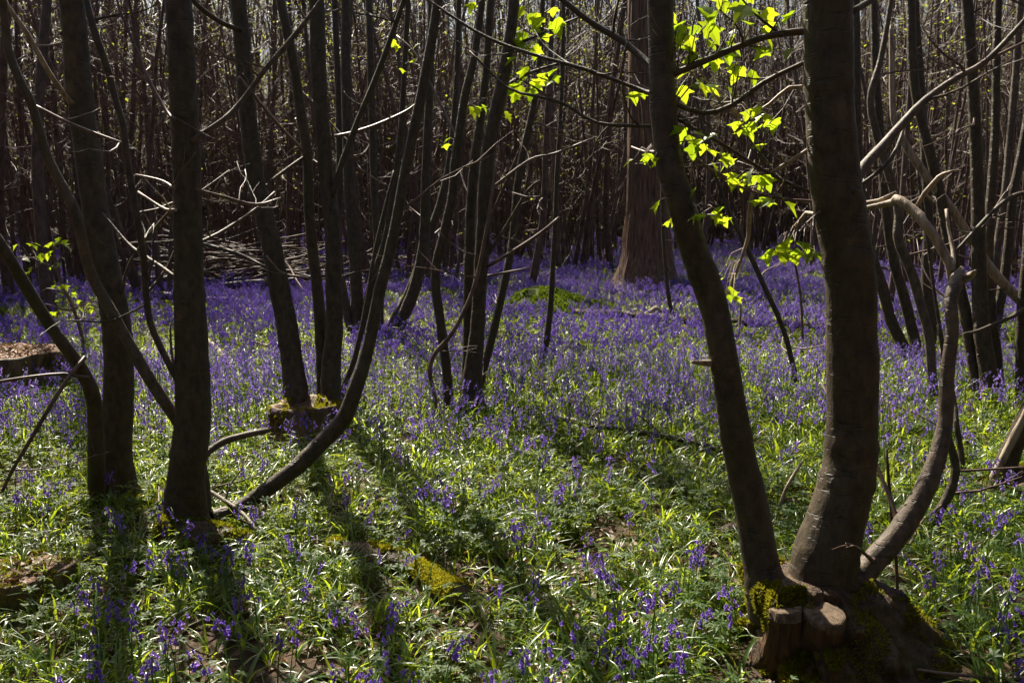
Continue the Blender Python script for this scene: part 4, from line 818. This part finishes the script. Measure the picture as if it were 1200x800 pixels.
for k in range(6000):
    if cnt >= 200: break
    y = math.sqrt(r.uniform(13.5 ** 2, 38 ** 2)); x = r.uniform(-1, 1) * (.62 * y + 1.5); px = 600 + F_PX * x / y
    if y < 20 and 540 < px < 1000: continue
    if y < 27 and 740 < px < 960: continue
    if y < 18 and 180 < px < 420: continue
    if y < 15 and px > 420 and px < 1030: continue
    if try_place('c' if r.random() < .58 else 'p', x, y, .85): cnt += 1
# trees at the sides and the rest of the wood, out to where it reads as one mass
def merged_coppice(i):
    mb = MB(); st, cr = copps[i]
    for me in st + [cr]:
        mb.add([v.co.copy() for v in me.vertices], [tuple(p.vertices) for p in me.polygons], 0)
        for q, p in zip(range(len(mb.f) - len(me.polygons), len(mb.f)), me.polygons):
            if me is cr: mb.m[q] = 1 + p.material_index
    return mb.data('far_coppice', [M['bark_far'], M['twig'], M['far_leaf']])
far = [merged_coppice(i) for i in range(5)]; pts = []
for k in range(850):
    y = math.sqrt(r.uniform(37 ** 2, 85 ** 2)); x = r.uniform(-1, 1) * (.66 * y + 3); pts.append((x, y, gz(x, y), 0, 0, r.uniform(0, 6.28), r.uniform(.95, 1.6), r.randrange(5)))
for k in range(700):                              # the wood goes on beside and behind the camera
    a = r.uniform(0, 6.283); d = r.uniform(7, 34); x, y = math.sin(a) * d, math.cos(a) * d
    if y > -3 and abs(x) < .66 * y + 3.2: continue
    pts.append((x, y, gz(x, y), 0, 0, r.uniform(0, 6.28), r.uniform(.9, 1.25), r.randrange(5)))
scatter('far_woodland', 'mass of thin trunks of the wood stretching away on all sides', 'woodland', far, pts)

# ---------------------------------------------------------------- bluebells
r = random.Random(400)
HEADS = [(37, 560), (17, 582), (54, 616), (56, 639), (129, 599), (144, 612), (184, 597), (202, 577), (224, 612), (189, 644), (172, 650), (131, 566), (262, 639), (270, 650), (296, 639), (287, 594), (210, 650), (232, 635), (111, 680), (92, 688), (98, 700), (112, 714), (129, 704), (139, 702), (156, 712), (195, 742), (189, 759), (165, 768), (107, 762), (99, 777), (67, 779), (206, 725), (208, 759), (236, 772), (255, 717), (268, 732), (277, 706), (289, 693), (349, 680), (339, 734), (345, 627), (345, 639), (351, 592), (394, 717), (390, 774),
         (422, 601), (441, 601), (428, 616), (505, 571), (522, 579), (512, 556), (580, 560), (593, 609), (604, 627), (610, 620), (625, 622), (584, 682), (625, 665), (627, 691), (617, 747), (640, 740), (456, 721), (456, 704), (406, 706), (417, 721), (531, 747), (445, 759), (419, 777), (432, 792), (471, 779), (591, 789), (644, 796), (668, 723), (662, 672), (696, 627), (694, 652), (707, 650), (711, 661), (713, 676), (739, 597), (758, 579), (766, 622), (777, 680), (782, 684), (760, 684), (766, 702), (721, 704), (730, 723), (700, 727), (751, 721), (752, 740), (743, 762), (721, 759), (736, 787), (790, 725), (792, 753), (659, 755),
         (819, 642), (826, 650), (847, 676), (824, 704), (807, 633), (856, 706), (1023, 618), (1025, 629), (1098, 639), (1104, 603), (1070, 650), (1076, 669), (1012, 699), (1023, 687), (1059, 714), (1070, 725), (1062, 740), (1059, 744), (1081, 714), (1096, 699), (1106, 725), (1107, 740), (1100, 721), (1137, 642), (1154, 657), (1139, 671), (1182, 672), (1179, 684), (1192, 706), (1175, 717), (1188, 732), (1164, 729), (1156, 762), (1137, 753), (1145, 777), (1175, 796), (1190, 777), (1169, 537), (1192, 537), (1181, 552), (1197, 567), (1137, 573), (1182, 603), (1194, 624), (1151, 601)]
kinds = []
for k in range(10):
    rr = random.Random(410 + k); H = .19 + .012 * k; st, fl = flower_parts(rr, H); lv = []
    for q in range(3):
        b = MB(); strap_leaf(b, rr, (0, 0, -.01), q * 2.1 + rr.uniform(-.6, .6), rr.uniform(.16, .26), rr.uniform(.010, .016), rr.uniform(.9, 1.45), 0, 5); lv.append(b.data('leaf', M['strap']))
    kinds.append((H, st.data('stalk', M['stem']), fl.data('flower_head', M['bell']), lv))
NEAR = []
SPOTS = [('beside the mossy stool with cut stubs', tI.loc.x, tI.loc.y, .75), ('around the sawn log at the upright stem', on_ground(235, 645).x, on_ground(235, 645).y, .55), ('by the root-flared trunk', tA.loc.x, tA.loc.y, .6), ('near the low leaf-covered stump', on_ground(60, 716).x, on_ground(60, 716).y, .65),
         ('by the rotten mossy log in the leaves', on_ground(470, 680).x, on_ground(470, 680).y, .6), ('in front of the hollow mossy stump', tC.loc.x, tC.loc.y - .3, .7), ('at the low dark stool with the pale split stem', tR.loc.x, tR.loc.y, .7), ('under the arching stem', on_ground(330, 600).x, on_ground(330, 600).y, .5)]
def bluebell(x, y, k, rz, s):
    H, st, fl, lv = kinds[k]; wh = 'in the open ground between the coppice stools'
    for nm, a, b, rad in SPOTS:
        if (x - a) ** 2 + (y - b) ** 2 < rad * rad: wh = nm; break
    look = 'short' if H * s < .225 else 'tall' if H * s > .27 else 'mid-height'
    o = thing('bluebell', f'{look} violet-blue bluebell nodding {wh}', 'bluebell', (x, y, gz(x, y)), f'{look} bluebells {wh}')
    for nm, me in [('stalk', st), ('flower_head', fl)] + [('leaf', m) for m in lv]: c = bpy.data.objects.new(nm, me); col.objects.link(c); c.parent = o
    o.rotation_euler = (r.uniform(-.08, .08), r.uniform(-.08, .08), rz); o.scale = (s,) * 3; NEAR.append((x, y))
for px, py in HEADS:
    for extra in range(2 if r.random() < .4 else 1):
        k = r.randrange(10); H = kinds[k][0] * .88; g = on_ground(px + r.uniform(-2, 2) + extra * r.uniform(-11, 11), py + extra * r.uniform(-6, 10), H); rz = r.uniform(0, 6.28); g.x -= .04 * math.cos(rz); g.y -= .04 * math.sin(rz)
        if free(g.x, g.y): bluebell(g.x, g.y, k, rz, r.uniform(.92, 1.08))
while len(NEAR) < 300:
    y = math.sqrt(r.uniform(3.6 ** 2, 5.6 ** 2)); x = r.uniform(-1, 1) * .62 * y
    if free(x, y) and nz(x, y, .8, 7) > -.1 - .25 * (abs(x) > 1.0): bluebell(x, y, r.randrange(10), r.uniform(0, 6.28), r.uniform(.85, 1.1))
fl_near = [make_flower(random.Random(430 + i)) for i in range(8)]
fl_far = [make_flower(random.Random(450 + i), True, 1, 1) for i in range(6)]
fl_patch = [make_flower(random.Random(470 + i), True, 34, 1) for i in range(4)]
meshes = fl_near + fl_far + fl_patch; pts = []
def put(lst, i0, n, s0, s1):
    for x, y in lst:
        if free(x, y): pts.append((x, y, gz(x, y), r.uniform(-.12, .12), r.uniform(-.12, .12), r.uniform(0, 6.283), r.uniform(s0, s1), i0 + r.randrange(n)))
put(wedge(r, 3.0, 4.7, 20, lambda x, y, q: q.random() < .5 + nz(x, y, .9, 7)), 0, 8, .7, 1.0)
put(wedge(r, 4.6, 8.0, 155, lambda x, y, q: q.random() < .42 + 1.1 * nz(x, y, .75, 7) + .22 * (y - 5) + (.25 if x < -1 else 0)), 0, 8, .85, 1.15)
put(wedge(r, 8.0, 16, 125, lambda x, y, q: q.random() < .62 + 1.1 * nz(x, y, .42, 7) + .5 * nz(x, y, 1.3, 9)), 8, 6, .85, 1.2)
put(wedge(r, 15.5, 48, 2.9, lambda x, y, q: q.random() < .85 + .9 * nz(x, y, .3, 7)), 14, 4, .9, 1.15)
scatter('bluebell_carpet', 'dense carpet of violet bluebells spreading back under the trees', 'bluebells', meshes, pts)

# ---------------------------------------------------------------- green leaves and litter of the woodland floor
r = random.Random(500)
straps = [make_strap_clump(random.Random(510 + i)) for i in range(7)]; herbs = [make_herb_clump(random.Random(530 + i)) for i in range(6)]; pts = []
def bare(x, y, q): return q.random() < .88 + 1.1 * nz(x, y, 1.3, 21)
put(wedge(r, 1.6, 5.0, 125, bare), 0, 7, .7, 1.15)
put(wedge(r, 5.0, 9.0, 85, bare), 0, 7, .8, 1.2)
put(wedge(r, 9.0, 17, 26, lambda x, y, q: q.random() < .7 + nz(x, y, .5, 13)), 0, 7, .9, 1.3)
put(wedge(r, 17, 34, 12), 0, 7, 1.1, 1.6)
for (x, y, rad, z) in TOPS[1:]:
    for k in range(7): pts.append((x + r.uniform(-.8, .8) * rad, y + r.uniform(-.8, .8) * rad, z - .02, 0, 0, r.uniform(0, 6.28), r.uniform(.5, .8), r.randrange(7)))
scatter('strap_leaves', 'glossy strap-shaped green bluebell leaves covering the ground', 'leaves', straps, pts)
pts = []
put(wedge(r, 1.6, 6.0, 62, lambda x, y, q: q.random() < .7 + 1.2 * nz(x, y, .9, 33)), 0, 6, .7, 1.2)
put(wedge(r, 6.0, 11, 22), 0, 6, .9, 1.3)
scatter('ground_herbs', 'low green divided leaves growing between the bluebells', 'leaves', herbs, pts)
pts = []; deads = [make_dead_leaf(random.Random(550 + i)) for i in range(5)]
put(wedge(r, 1.6, 4.6, 260), 0, 5, .6, 1.25)
put(wedge(r, 4.6, 7.0, 110), 0, 5, .7, 1.3)
put(wedge(r, 6.5, 12, 14), 0, 5, .9, 1.4)
for (x, y, rad, z) in TOPS:
    for k in range(int(rad * rad * 2400)):
        a = r.uniform(0, 6.283); d = rad * math.sqrt(r.random()); pts.append((x + math.cos(a) * d, y + math.sin(a) * d, z - .01 + r.uniform(0, .015), r.uniform(-.2, .2), r.uniform(-.2, .2), r.uniform(0, 6.28), r.uniform(.5, 1.0), r.randrange(5)))
scatter('leaf_litter', 'dry brown leaves scattered on the woodland floor', 'leaf litter', deads, [(a, b, c + .004, d * 3, e * 3, f, g_, h) for a, b, c, d, e, f, g_, h in pts])
mbt = []
for i in range(5):
    rr = random.Random(570 + i); mb = MB(); P = [Vector((-.12, 0, .01))]
    for j in range(4): P.append(P[-1] + Vector((.06 * rr.uniform(.8, 1.5), rr.uniform(-.02, .02), rr.uniform(-.004, .012))))
    tube(mb, P, [.0035, .0033, .003, .0026, .0015], 5); mbt.append(mb.data('ground_twig', M['twig']))
pts = []; put(wedge(r, 1.6, 9, 7), 0, 5, .7, 2.0)
scatter('ground_twigs', 'thin dry twigs strewn over the woodland floor', 'twigs', mbt, pts)
